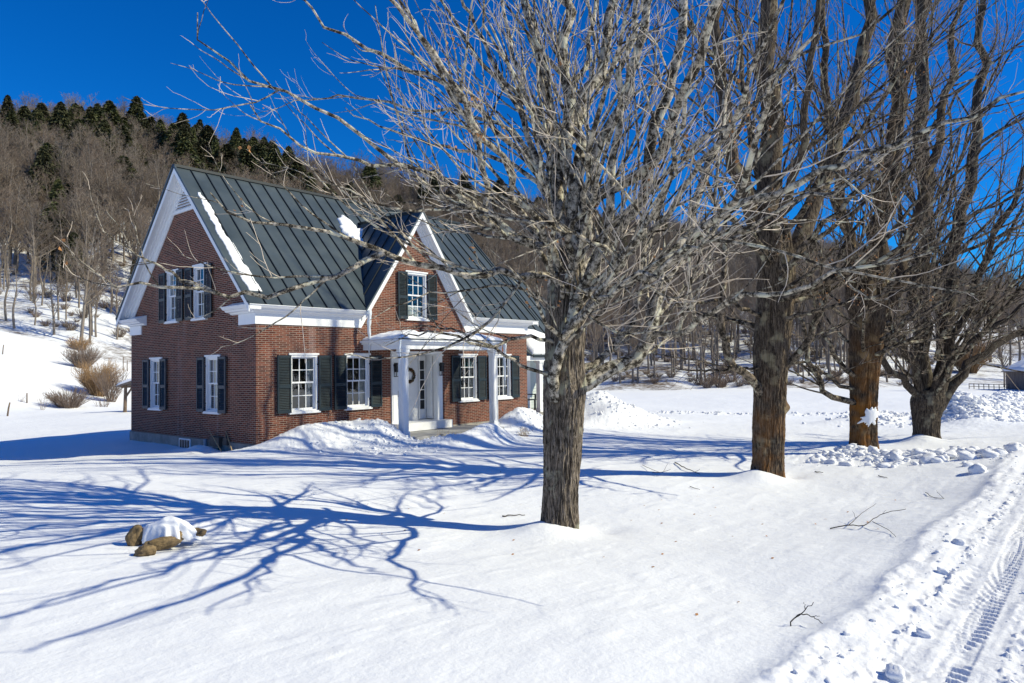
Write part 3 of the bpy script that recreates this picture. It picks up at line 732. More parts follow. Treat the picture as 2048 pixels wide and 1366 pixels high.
mb.box((PX0 + .06, PY + .06, 2.63), (PX1 - .06, -.004, 2.685)); mb.box((PX0, PY, 2.685), (PX1, -.005, 2.745))
build('porch_roof', mb, WHITE, root)
mb = MB(); mb.box((PX0 + .2, PY + .2, 2.746), (PX1 - .2, -.006, 2.85)); mb.box((PX0 - .012, PY - .012, 2.735), (PX1 + .012, PY + .03, 2.765)); build('porch_roof_metal', mb, ROOFD, root)
for x in (3.70, 7.55):
    mb = MB(); y = -1.5
    mb.box((x - .10, y - .10, -.35), (x + .10, y + .10, 2.47)); mb.box((x - .135, y - .135, 2.38), (x + .135, y + .135, 2.469)); mb.box((x - .12, y - .12, 2.30), (x + .12, y + .12, 2.38))
    mb.box((x - .125, y - .125, -.36), (x + .125, y + .125, .12))
    for sx in (-1, 1):
        mb.box((x + sx * .075 - .012, y - .115, .2), (x + sx * .075 + .012, y - .098, 2.25))
        mb.box((x - .115, y + sx * .075 - .012, .2), (x - .098, y + sx * .075 + .012, 2.25))
    build('porch_column', mb, WHITE, root)
mb = MB(); mb.box((PX0 + .1, -1.75, -.5), (PX1 - .1, -.004, -.045)); mb.box((4.6, -2.15, -.55), (6.9, -1.75, -.2))
build('porch_floor', mb, plain('stone_slab', (.30, .30, .30), .8, .15, 3), root)
# basement window, conduit and meter box on the gable side
mb = MB(); M_ = Mgable(3.86, -.24)
mb.box((-.36, .036, -.1), (.36, .06, .20), M_); bw = build('basement_window', mb, WHITE, root)
mb = MB()
for i in range(4): mb.box((-.31 + i * .158, .055, -.07), (-.31 + i * .158 + .135, .063, .165), M_)
build('pane', mb, DARK, bw)
mb = MB(); mb.tube([(-.1, 2.52, -.5), (-.1, 2.52, .02)], [.045, .045], 12); mb.tube([(-.09, 2.2, -.5), (-.09, 2.2, -.2)], [.03, .03], 10); build('conduit', mb, PVC, root, True)
mb = MB(); mb.box((-.14, 1.68, -.14), (-.002, 2.2, .12)); mb.tube([(-.08, 1.8, -.5), (-.08, 1.8, -.14)], [.025, .025], 8); mb.tube([(-.06, 1.42, -.05), (-.06, 1.42, .3)], [.02, .02], 8)
mb.box((-.12, 1.3, -.08), (-.002, 1.5, .12)); build('utility_box', mb, plain('meter_box', (.09, .075, .06), .7), root)

# ---- clapboard wing beyond the right gable, with its own porch
EX = 14.86; ESL = 1.082; WY = 1.9
mb = MB()
nE = np.array([0, -ESL, 1.])
def ze(y): return 2.33 + y * ESL
mb.slab([(HL + .36, 0., ze(0.)), (EX, 0., ze(0.)), (EX, 3.34, ze(3.34)), (HL + .01, 3.34, ze(3.34)), (HL + .01, .36, ze(.36))], nE, .06)
mb.slab([(HL + .01, 3.34, ze(3.34)), (EX, 3.34, ze(3.34)), (EX, 6.68, 2.33), (HL + .01, 6.68, 2.33)], (0, ESL, 1), .06)
ne = nE / np.linalg.norm(nE)
u = HL + .45
while u < EX:
    mb.bar(np.array([u, .02, ze(.02)]) + ne * .016, np.array([u, 3.3, ze(3.3)]) + ne * .016, .022, .036, tuple(ne), 1); u += .45
mb.box((HL + .02, 3.27, ze(3.34) - .03), (EX + .02, 3.41, ze(3.34) + .03), None, 1)
mb.box((HL + .37, -.03, 2.25), (EX, .0, 2.345), None, 1)
build('wing_roof', mb, [ROOFM, ROOFD], root)
mb = MB()
mb.box((HL + .005, WY, -.3), (EX - .3, WY + .1, ze(WY) - .09)); mb.box((EX - .4, WY + .1, -.3), (EX - .3, 6.4, 3))
z = .05
while z < 2.9:
    mb.prism([(0, 0), (.02, 0), (.004, .115), (0, .115)], (HL + .005, WY - .001, z), (EX - .3, WY - .001, z), (0, -1, 0), (0, 0, 1)); z += .115
build('wing_wall', mb, CLAP, root)
mb = MB(); mb.box((HL + .01, .08, 2.13), (EX, .24, 2.31)); mb.box((HL + .01, .24, 2.29), (EX, WY, 2.31)); build('wing_porch_beam', mb, WHITE, root)
mb = MB(); mb.box((HL + .01, -.02, -.5), (EX, WY, .13)); build('wing_porch_floor', mb, CONC, root)
for x in (12.12, 14.5):
    mb = MB(); mb.box((x - .09, .08, .13), (x + .09, .26, 2.13)); mb.box((x - .13, .04, 2.05), (x + .13, .30, 2.129)); mb.box((x - .11, .06, .131), (x + .11, .28, .25)); build('wing_column', mb, WHITE, root)
mb = MB(); mb.box((12.75, WY - .05, .14), (13.65, WY - .022, 2.12)); mb.box((12.87, WY - .058, .3), (13.53, WY - .048, 1.0)); build('wing_door', mb, WHITE, root)
# wing porch settee (dark) and wreaths
bt = empty('porch_bench', (12.35, 1.35, .13), 'dark painted bench on the far wing porch behind the white post', 'bench')
mb = MB(); mb.box((11.6, 1.1, .53), (13.1, 1.6, .57)); build('seat', mb, DARK, bt)
mb = MB(); mb.box((11.6, 1.58, .95), (13.1, 1.62, 1.02)); mb.box((11.6, 1.58, .6), (13.1, 1.62, .64))
for i in range(12): mb.box((11.65 + i * .12, 1.59, .62), (11.68 + i * .12, 1.61, .96))
build('backrest', mb, DARK, bt)
for x in (11.62, 13.02):
    for y in (1.12, 1.54): mb = MB(); mb.box((x, y, .13), (x + .06, y + .06, .53)); build('leg', mb, DARK, bt)
    mb = MB(); mb.box((x, 1.1, .74), (x + .06, 1.6, .78)); mb.box((x, 1.1, .57), (x + .06, 1.15, .74)); build('armrest', mb, DARK, bt)
def wreath(x, y, z, rad, label):
    n = 900; a = rng.uniform(0, 2 * math.pi, n); b_ = rng.uniform(0, 2 * math.pi, n); q = rng.uniform(.3, 1, n) * .28 * rad
    cx = (rad + q * np.cos(b_)) * np.cos(a); cz = (rad + q * np.cos(b_)) * np.sin(a); cy = -np.abs(q * np.sin(b_))
    c = np.stack([cx, cy, cz], 1); d1 = rng.normal(0, 1, (n, 3)); d1 /= np.linalg.norm(d1, axis=1, keepdims=True); d2 = rng.normal(0, 1, (n, 3)); d2 = np.cross(d1, d2); d2 /= np.linalg.norm(d2, axis=1, keepdims=True)
    V = np.stack([c - d1 * .035, c + d2 * .008, c + d1 * .035, c - d2 * .008], 1).reshape(-1, 3)
    F = np.arange(n * 4).reshape(-1, 4)
    o = link('wreath', np_mesh('wreath', V, F, [WREATH, plain('wreath_ribbon', (.3, .05, .03), .7), plain('wreath_bronze', (.16, .09, .03), .8)], rng.choice([0, 0, 0, 0, 1, 2, 2], n), False), None, (x, y, z))
    tag(o, label, 'wreath')
wreath(5.66, RY - .05, 1.68, .2, 'round evergreen wreath hanging on the white front door')
wreath(12.5, WY - .06, 1.55, .33, 'dark evergreen wreath on the pale wing wall behind its porch post')
# ================================================================== TREES
def cr(P, n):
    """smooth curve through control rows, n samples"""
    P = np.asarray(P, float); k = len(P)
    Q = np.vstack([2 * P[0] - P[1], P, 2 * P[-1] - P[-2]])
    L = np.r_[0, np.cumsum(np.linalg.norm(np.diff(P[:, :3], axis=0), axis=1))]
    s = np.interp(np.linspace(0, L[-1], n), L, np.arange(k)); i = np.minimum(s.astype(int), k - 2); u = (s - i)[:, None]
    a, b_, c, d = Q[i], Q[i + 1], Q[i + 2], Q[i + 3]
    return .5 * ((2 * b_) + (c - a) * u + (2 * a - 5 * b_ + 4 * c - d) * u**2 + (-a + 3 * b_ - 3 * c + d) * u**3)
def nrm(v): return v / (np.linalg.norm(v, axis=-1, keepdims=True) + 1e-9)
def plen(P): return np.linalg.norm(np.diff(P, axis=1), axis=2).sum(1)
def grow(P0, D, L, R0, n, up, wig, g, r1=.25):
    B = len(P0); P = np.zeros((B, n, 3)); P[:, 0] = P0; d = nrm(D); st = (L / (n - 1))[:, None]
    bend = g.normal(0, wig, (B, 3))
    for i in range(1, n):
        d = nrm(d + np.array([0, 0, up]) + g.normal(0, wig, (B, 3)) + bend * .35)
        P[:, i] = P[:, i - 1] + d * st
    t_ = np.linspace(0, 1, n)[None]
    return P, R0[:, None] * (1 - (1 - r1) * t_)
def kids(P, Rr, per_m, f0, lo, hi, amin, amax, ratio, n, up, wig, g, rk=.6, rmin=.003, flat=0, r1=.3, rl=.011):
    L = plen(P); m_ = g.poisson(np.maximum(L * (1 - f0) * per_m, .3)); ix = np.repeat(np.arange(len(P)), m_); B = len(ix)
    f = f0 + (1 - f0) * g.uniform(0, 1, B); k = P.shape[1]; s = f * (k - 1); i = np.minimum(s.astype(int), k - 2); u = (s - i)
    p = P[ix, i] * (1 - u)[:, None] + P[ix, i + 1] * u[:, None]; T = nrm(P[ix, i + 1] - P[ix, i]); r = Rr[ix, i] * (1 - u) + Rr[ix, i + 1] * u
    q = g.normal(0, 1, (B, 3)); q[:, 2] *= (1 - flat); q = nrm(q - (q * T).sum(1, keepdims=True) * T)
    a = g.uniform(amin, amax, B)[:, None]
    D = T * np.cos(a) + q * np.sin(a)
    ln = np.clip(L[ix] * ratio * (1.05 - .75 * f) * g.uniform(.55, 1.25, B), lo, hi)
    rad = np.minimum(r * rk * g.uniform(.7, 1.05, B), .002 + ln * rl); rad = np.maximum(rad, rmin)
    return grow(p, D, ln, rad, n, up, wig, g, r1)
def trunk_mesh(rows, na, nz, g_seed, fr=27., amp=.020, bulges=()):
    """rows: (x,y,z,r) -> furrowed trunk"""
    C = cr(rows, nz); a = np.linspace(0, 2 * math.pi, na, endpoint=False)
    Aa, I = np.meshgrid(a, np.arange(nz)); cx, cy, cz, r = (C[I, k] for k in range(4))
    ux, uy = np.cos(Aa), np.sin(Aa); rr = r * (1 + .06 * np.cos(Aa * 2 + 1.3 + cz * .6) + .045 * np.cos(Aa * 5 + g_seed + cz * .5))
    rr = rr + .05 * r * fbm(ux * 1.6 + 9, uy * 1.6, cz * .9, 2, g_seed)
    rr = rr + r * .16 * np.exp(-np.maximum(cz - cz.min() - .1, 0) / .22) * np.clip(np.cos(Aa * 4 + g_seed * 1.7 + .6 * np.cos(Aa)), -.3, 1)
    w = .35 * fbm(ux * 2.4, uy * 2.4, cz * 1.6, 2, g_seed + 3)
    sc = r * fr
    f = 1 - np.abs(vn((ux + w * .2) * sc, (uy + w * .2) * sc, cz * 2.1 + w, g_seed + 5)) * 2.2
    f2 = 1 - np.abs(vn(ux * sc * 2.3, uy * sc * 2.3, cz * 5.5, g_seed + 6)) * 2
    rr = rr + amp * (f - .5) + amp * .45 * (f2 - .5) + amp * .25 * vn(ux * sc * 4, uy * sc * 4, cz * 18, g_seed + 7)
    for (ba, bz, bh, bw, bv) in bulges:
        da = (Aa - ba + math.pi) % (2 * math.pi) - math.pi
        rr = rr + bh * np.exp(-(da / bw)**2 - ((cz - bz) / bv)**2)
    V = np.stack([cx + rr * ux, cy + rr * uy, cz], 2).reshape(-1, 3)
    i = np.arange(na); j = (i + 1) % na; q = np.stack([i, j, j + na, i + na], 1)
    return V, (q[None] + (np.arange(nz - 1) * na)[:, None, None]).reshape(-1, 4)
def px_rows(lst, t0):
    out = []
    for e in lst:
        px, py, w = e[:3]; t = t0 + (e[3] if len(e) > 3 else 0); p = at(px, py, t); out.append((*p, w / 2 / FPX * t))
    return out
def limb_rows(lst, t0, r0, r1, n=18, g=None):
    P = np.array([tuple(at(e[0], e[1], t0 + (e[2] if len(e) > 2 else 0))) for e in lst]); C = cr(P, n)
    if g is not None:
        L = np.linalg.norm(C[-1] - C[0]); w = np.zeros((n, 3)); w[1:-1] = g.normal(0, .016 * L / 2, (n - 2, 3)); C = C + w
    t_ = np.linspace(0, 1, n); return C, r0 * (1 - t_) ** .85 * (1 - r1 / r0) + r1
def make_maple(label, t0, trunk, leaders, limbs, seed, mats, nz_tr=(150, 420), fill=(10, 2.2, 5.5), tw=(3.6, 6.5, 8), tmin=.0032, leaves=60, bulges=(), back=14, leafpts=None, fillz=0., thin=.011):
    g = np.random.default_rng(seed)
    base = np.array(px_rows(trunk, t0)); gz = h1(base[0, 0], base[0, 1]) - .25
    b0 = (float(base[0, 0]), float(base[0, 1]), gz)
    o = empty('maple_tree', b0, label, 'tree', 'old maples in a row on the lawn'); B0 = np.array(b0)
    base[0, 3] *= 1.06; rows = np.vstack([[base[0, 0], base[0, 1], gz, base[0, 3] * 1.3], base])
    V, F = trunk_mesh(rows, nz_tr[0], nz_tr[1], seed, bulges=bulges)
    link('trunk', np_mesh('trunk', V - B0, F, [mats[0]]), o)
    n1 = 18
    LP = []; LR = []; HP = []; HR_ = []
    for e in leaders:
        C, r = limb_rows(e[2], t0, e[0], e[1], n1, g); LP.append(C); LR.append(r)
    for e in limbs:
        C, r = limb_rows(e[2], t0, e[0], e[1], n1, g); HP.append(C); HR_.append(r)
    LP = np.array(LP); LR = np.array(LR)
    # limbs that spring from the leaders and the trunk all round
    k = fill
    FP, FR = kids(LP, LR, k[0] / 10, .12, k[1], k[2], R(30), R(62), .66, n1, .020, .085, g, .58, .014, r1=.16, rl=.0085)
    tp = cr(base[:, :3], n1)[None]; trr = cr(np.c_[base[:, :3], base[:, 3]], n1)[:, 3][None] * .25
    if back:
        BP, BR = kids(tp, trr, back / max(plen(tp)[0], .1) / .45, .55, k[1], k[2] * 1.15, R(50), R(82), 1.4, n1, .025, .07, g, 1.3, .03, r1=.14, rl=.016)
        FP = np.vstack([FP, BP]); FR = np.vstack([FR, BR])
    A1 = [LP]; A1r = [LR]
    if len(HP): A1.append(np.array(HP)); A1r.append(np.array(HR_))
    A1.append(FP); A1r.append(FR)
    P1 = np.vstack(A1); R1 = np.vstack(A1r)
    # keep growth out of the lens, out of the house and above the lawn
    def ok(P):
        d = P - CAM; near = (np.linalg.norm(d, axis=2).min(1) > 3.2); low = P[:, :, 2].min(1) > .9
        house = ((P[:, :, 1] > -.2) & (P[:, :, 0] > -.5) & (P[:, :, 0] < 12) & (P[:, :, 2] < 6)).any(1)
        return near & low & ~house
    keep = np.ones(len(P1), bool); nh = len(LP) + len(HP); keep[nh:] = ok(P1[nh:]); P1 = P1[keep]; R1 = R1[keep]
    P2, R2 = kids(P1, R1, tw[0], .12, .5, 3.4, R(16), R(46), .52, 12, .040, .085, g, .62, .005, r1=.25, rl=.0085); m_ = ok(P2)
    if seed == 11: m_ &= g.uniform(0, 1, len(P2)) < np.clip(np.linalg.norm(P2[:, 5] - CAM, axis=1) / 9.2, 0, 1) ** 3
    P2, R2 = P2[m_], R2[m_]
    P3, R3 = kids(P2, R2, tw[1], .12, .18, 1.1, R(22), R(52), .48, 7, .07, .12, g, .62, tmin * 1.1, r1=.5, rl=.0062)
    if seed == 11:
        m_ = g.uniform(0, 1, len(P3)) < np.clip(np.linalg.norm(P3[:, 3] - CAM, axis=1) / 9.0, 0, 1) ** 2.2; P3, R3 = P3[m_], R3[m_]
    P4, R4 = kids(P3, R3, tw[2], .15, .06, .30, R(28), R(55), .45, 4, .09, .08, g, .75, tmin, r1=.7, rl=.006)
    v = []; f = []; mi = []; off = 0
    nl = len(LP)
    for P, Rr, n, mt in ((P1[:nl], R1[:nl], 16, 2 if seed != 11 else 0), (P1[nl:], R1[nl:], 10, 0), (P2, R2, 5, 0), (P3, R3, 3, 1), (P4, R4, 3, 1)):
        Vv, Ff = tubes(P, Rr, n); v.append(Vv); f.append(Ff + off); mi.append(np.full(len(Ff), mt)); off += len(Vv)
    link('crown', np_mesh('crown', np.vstack(v) - B0, np.vstack(f), [mats[1], mats[2], mats[0]], np.concatenate(mi)), o)
    # a few leaves still hang on
    if leaves:
        src = P3[:, -1]
        if leafpts is not None:
            c = np.array([at(*q) for q in leafpts]); dd = np.linalg.norm(src[:, None] - c[None], axis=2).min(1); w = np.exp(-(dd / .5)**2) + .004
        else: w = np.ones(len(src))
        ix = g.choice(len(src), min(leaves // 3, len(src)), replace=False, p=w / w.sum()); c = np.repeat(src[ix], 3, 0) + g.normal(0, .05, (len(ix) * 3, 3)); n = len(c)
        d1 = nrm(g.normal(0, 1, (n, 3)) + np.array([0, 0, -1.2])); d2 = nrm(np.cross(d1, g.normal(0, 1, (n, 3)))); d3 = np.cross(d1, d2); s_ = g.uniform(.018, .032, (n, 1))
        Vl = np.stack([c - d1 * s_, c + d2 * s_ * .8 + d3 * s_ * .4, c + d1 * s_, c - d2 * s_ * .8 + d3 * s_ * .4], 1).reshape(-1, 3); q = np.arange(n) * 4
        Fl = np.vstack([np.stack([q, q + 1, q + 2], 1), np.stack([q, q + 2, q + 3], 1)])
        link('dead_leaves', np_mesh('dead_leaves', Vl - B0, Fl, [LEAFM], None, False), o)
    print(label[:30], 'branches', len(P1), len(P2), len(P3), len(P4))
    return o
T1 = dict(
 trunk=[(1118, 1075, 84), (1118, 1050, 74), (1120, 980, 67), (1123, 900, 70), (1126, 820, 75), (1128, 770, 78), (1129, 700, 73), (1130, 640, 74), (1131, 600, 72), (1133, 550, 52), (1134, 500, 34), (1135, 440, 22)],
 leaders=[
  (.095, .024, [(1112, 640), (1122, 470), (1118, 307, .1), (1106, 210, .2), (1076, 88, .3), (1045, 0, .4), (1015, -150, .5), (990, -330, .6)]),
  (.105, .028, [(1128, 600), (1134, 450), (1137, 198, -.2), (1128, 44, -.3), (1120, -120, -.3), (1118, -380, -.4)]),
  (.115, .032, [(1148, 600), (1155, 420), (1163, 220, .2), (1198, 110, .3), (1233, 0, .4), (1262, -120, .5), (1300, -330, .6)]),
  (.10, .025, [(1150, 560), (1172, 440, -.1), (1207, 285, -.2), (1247, 198, -.4), (1286, 66, -.6), (1298, -60, -.7), (1330, -260, -.8)]),
  (.09, .025, [(1140, 500, 0), (1170, 418, -.2), (1251, 373, -.7), (1313, 316, -1.3), (1340, 246, -1.7), (1375, 150, -2.2), (1425, 30, -2.9), (1480, -90, -3.4), (1560, -230, -3.9)]),
  (.10, .025, [(1140, 620, -.1), (1207, 496, -.5), (1273, 417, -.8), (1300, 320, -1.0), (1330, 200, -1.2), (1355, 80, -1.4), (1390, -80, -1.5), (1430, -300, -1.6)]),
  (.06, .02, [(1120, 420, .1), (1128, 300, .5), (1150, 180, 1), (1180, 60, 1.5), (1200, -100, 1.9)]),
  (.07, .02, [(1126, 450, .1), (1100, 330, .8), (1060, 200, 1.5), (1020, 80, 2.1), (980, -60, 2.6)]),
 ],
 limbs=[
  (.044, .008, [(1148, 605, 0), (1260, 500, -1.3), (1370, 380, -2.7), (1450, 250, -4.0), (1510, 100, -5.0), (1560, -60, -5.7)]),
  (.038, .007, [(1140, 625, 0), (1220, 540, -1.4), (1300, 440, -2.8), (1360, 320, -4.0), (1400, 180, -5.1), (1430, 20, -5.9)]),
  (.085, .022, [(1112, 800, -.20), (1116, 750, -.30), (1126, 700, -.33), (1136, 650, -.34), (1160, 595, -.4), (1190, 540, -.6), (1215, 440, -.9), (1225, 330, -1.1), (1240, 200, -1.3), (1265, 60, -1.5), (1290, -100, -1.6)]),
  (.034, .007, [(1135, 590, -.2), (1160, 500, -1.0), (1195, 380, -2.1), (1235, 230, -3.2), (1262, 90, -4.1), (1290, -60, -4.8)]),
  (.032, .006, [(1125, 600, -.2), (1110, 520, -1.0), (1085, 400, -2.0), (1050, 250, -3.1), (1000, 80, -4.1), (930, -80, -4.8)]),
  (.036, .006, [(1130, 680, -.3), (1160, 640, -1.2), (1210, 590, -2.3), (1290, 540, -3.4), (1390, 480, -4.4), (1500, 400, -5.2)]),
  (.060, .009, [(1145, 645, 0), (1229, 585, -1.0), (1340, 520, -2.2), (1430, 430, -3.3), (1480, 350, -4.5), (1520, 270, -5.3), (1570, 170, -5.9), (1640, 60, -6.1)]),
  (.06, .010, [(1317, 530, -2.0), (1405, 450, -1.9), (1500, 404, -2.0), (1700, 320, -2.8), (1900, 250, -3.4), (2060, 180, -3.8)]),
  (.125, .018, [(1135, 778, 0), (1190, 757, .1), (1246, 724, .2), (1285, 693, .3), (1334, 588, .5), (1365, 509, .6), (1400, 380, .7), (1440, 240, .8), (1480, 100, .9)]),
  (.05, .007, [(1278, 698, .28), (1340, 672, -.7), (1395, 649, -1.5), (1466, 601, -2.5), (1545, 575, -3.3), (1640, 557, -4.0), (1760, 535, -4.5), (1880, 500, -4.9)]),
  (.062, .012, [(1145, 748, .2), (1206, 720, .4), (1259, 649, .6), (1281, 588, .8), (1300, 500, 1), (1330, 380, 1.2)]),
  (.058, .007, [(1125, 590, -.1), (1090, 550, -.2), (1020, 543, -.6), (937, 548, -1), (830, 525, -1.3), (754, 499, -1.6), (640, 465, -1.9), (560, 452, -2.1), (480, 440, -2.3), (420, 385, -2.4)]),
  (.036, .005, [(768, 505, -1.55), (705, 533, -1.7), (640, 558, -1.9), (560, 585, -2.1), (483, 588, -2.3), (396, 575, -2.5), (259, 575, -2.8), (190, 545, -2.9), (130, 490, -3)]),
  (.018, .004, [(400, 576, -2.5), (330, 540, -2.6), (260, 500, -2.75), (205, 462, -2.9)]),
  (.055, .012, [(1115, 520, -.1), (1098, 486, -.3), (1010, 474, -.5), (966, 395, -.6), (957, 307, -.7), (930, 240, -.8), (900, 184, -1), (855, 90, -1.2), (800, 0, -1.3), (750, -90, -1.4)]),
  (.030, .005, [(1250, 520, -.7), (1185, 483, -1.2), (1119, 457, -1.6), (1010, 435, -2), (900, 421, -2.3), (820, 425, -2.5), (700, 385, -2.8), (610, 320, -3)]),
  (.05, .010, [(1116, 440, 0), (1076, 329, -.2), (1001, 263, -.3), (900, 176, -.6), (760, 110, -.9), (660, 50, -1.1), (590, -20, -1.3)]),
  (.055, .012, [(1116, 440, .1), (1045, 233, .3), (979, 145, .4), (900, 26, .5), (850, -70, .6)]),
  (.045, .012, [(1112, 300, .1), (1085, 235, 0), (1010, 162, -.3), (926, 9, -.6), (870, -90, -.8)]),
  (.045, .005, [(1110, 560, -.1), (1050, 480, -.4), (978, 432, -.6), (870, 380, -.9), (799, 318, -1.1), (689, 256, -1.4), (587, 187, -1.7), (470, 132, -2), (407, 80, -2.1), (395, 25, -2.2)]),
  (.036, .006, [(1105, 340, .3), (1000, 250, .7), (909, 220, 1), (762, 209, 1.4), (660, 190, 1.7), (560, 215, 2)]),
  (.030, .005, [(1118, 692, -.1), (1060, 672, -.3), (985, 690, -.6), (900, 672, -.9), (840, 668, -1.2), (770, 692, -1.4)]),
  (.028, .005, [(1110, 748, -.1), (1060, 738, -.25), (1000, 705, -.5), (950, 680, -.7), (880, 655, -.9), (800, 655, -1.1)]),
  (.022, .004, [(1118, 620, -.1), (1040, 575, -.4), (960, 575, -.8), (880, 590, -1.1), (800, 605, -1.3), (740, 640, -1.5)]),
  (.04, .006, [(1115, 400, .4), (1030, 330, .8), (930, 300, 1.2), (800, 270, 1.6), (690, 215, 2)]),
  (.045, .009, [(1135, 560, -.3), (1155, 430, -1), (1185, 300, -2), (1225, 150, -3), (1275, 0, -3.8), (1310, -160, -4.4)]),
  (.05, .01, [(1122, 540, -.3), (1060, 420, -1.2), (980, 280, -2.2), (880, 130, -3), (760, -20, -3.7), (640, -180, -4.2)]),
  (.04, .006, [(1010, 472, -.5), (930, 400, -.9), (850, 340, -1.3), (760, 330, -1.7), (660, 310, -2.1), (560, 270, -2.4), (500, 210, -2.6)]),
  (.038, .007, [(1150, 520, -.2), (1230, 440, -.9), (1330, 350, -1.9), (1450, 240, -2.9), (1600, 130, -3.7), (1760, 30, -4.3)]),
  (.04, .008, [(1230, 570, .3), (1330, 520, -.2), (1450, 470, -.8), (1600, 400, -1.6), (1750, 330, -2.3), (1900, 240, -2.8)]),
 ])
make_maple('nearest of the four old maples, its grey furrowed trunk standing in front of the house', 10.2, T1['trunk'], T1['leaders'], T1['limbs'], 11,
  (BARKT, BARKL, TWIG1), (360, 1000), fill=(1.8, 1.8, 5.8), tw=(2.4, 2.7, 1.8), tmin=.0030, leaves=260, back=5,
  bulges=((-2.3, 1.55, .07, .35, .13), (-2.9, 1.6, .05, .3, .12), (-1.7, 1.0, .03, .3, .15), (-2.0, 1.45, .04, .5, .3)),
  leafpts=[(1030, 470, 9.6), (1000, 470, 9.4), (960, 500, 9.3), (1100, 680, 9.8), (930, 160, 9), (1095, 560, 9.5), (1350, 330, 9), (1500, 230, 8.4), (970, 270, 9)])
make_maple('second maple from the house, with a round burl low on its straight trunk', 15.0,
  [(1535, 960, 64), (1536, 920, 60), (1538, 860, 58), (1541, 780, 58), (1543, 700, 64), (1548, 640, 66), (1552, 560, 68), (1548, 490, 64), (1545, 440, 54)],
  [(.27, .10, [(1548, 520), (1540, 440), (1546, 300), (1540, 200), (1532, 80), (1530, -60), (1525, -300)]),
   (.17, .05, [(1540, 560), (1510, 450), (1492, 395), (1466, 340, -.2), (1450, 230, -.4), (1440, 100, -.5), (1425, -60, -.6), (1410, -250, -.6)]),
   (.20, .08, [(1555, 570), (1592, 500, .1), (1637, 395, .3), (1686, 220, .5), (1725, 88, .7), (1745, -20, .8), (1775, -200, .9)]),
   (.10, .03, [(1550, 520, -.2), (1570, 420, -.8), (1600, 300, -1.3), (1620, 180, -1.7), (1630, 40, -2), (1650, -120, -2.2)]),
   (.10, .03, [(1545, 520, .2), (1530, 420, .8), (1500, 280, 1.4), (1480, 140, 2), (1470, -40, 2.4)])],
  [(.10, .02, [(1525, 795, -.1), (1507, 761, -.2), (1463, 727, -.5), (1450, 679, -.7), (1441, 625, -.8), (1446, 560, -.9), (1450, 470, -.9), (1440, 370, -1)]),
   (.085, .015, [(1550, 745, .1), (1590, 715, -.1), (1625, 650, -.3), (1645, 600, -.5), (1670, 530, -.7), (1720, 450, -.9), (1790, 380, -1.1)]),
   (.032, .006, [(1525, 735, -.1), (1470, 740, -.3), (1400, 742, -.6), (1320, 735, -.9)]),
   (.05, .01, [(1530, 640), (1490, 620, -.3), (1440, 600, -.7), (1360, 610, -1.1), (1270, 600, -1.5)]),
   (.06, .01, [(1560, 560, -.3), (1640, 480, -1), (1740, 390, -1.7), (1860, 300, -2.3), (2000, 200, -2.8)]),
   (.06, .01, [(1560, 600, -.3), (1660, 560, -.9), (1780, 510, -1.5), (1900, 450, -2), (2060, 380, -2.5)]),
   (.07, .01, [(1560, 490, -.3), (1640, 360, -1), (1740, 230, -1.7), (1850, 100, -2.3), (1970, -40, -2.8)]),
   (.06, .01, [(1562, 540, -.4), (1660, 430, -1.3), (1780, 300, -2.2), (1900, 190, -3), (2050, 80, -3.6)]),
   (.055, .01, [(1535, 530, -.2), (1460, 430, -.8), (1390, 320, -1.2), (1330, 180, -1.5), (1290, 20, -1.7)]),
   (.05, .01, [(1560, 640, -.2), (1640, 620, -.9), (1740, 590, -1.5), (1850, 570, -2.1), (1980, 540, -2.6)])],
  22, (BARKO2, BARKL2, TWIG2), (260, 620), fill=(4, 2.6, 6.5), tw=(2.7, 2.9, 1.5), tmin=.0046, leaves=200, back=16,
  bulges=((-.55, .95, .16, .30, .12), (-.4, 1.15, .10, .3, .12)), leafpts=[(1660, 580, 14), (1690, 590, 14), (1620, 555, 14.4), (1640, 600, 14.2), (1580, 420, 14)])
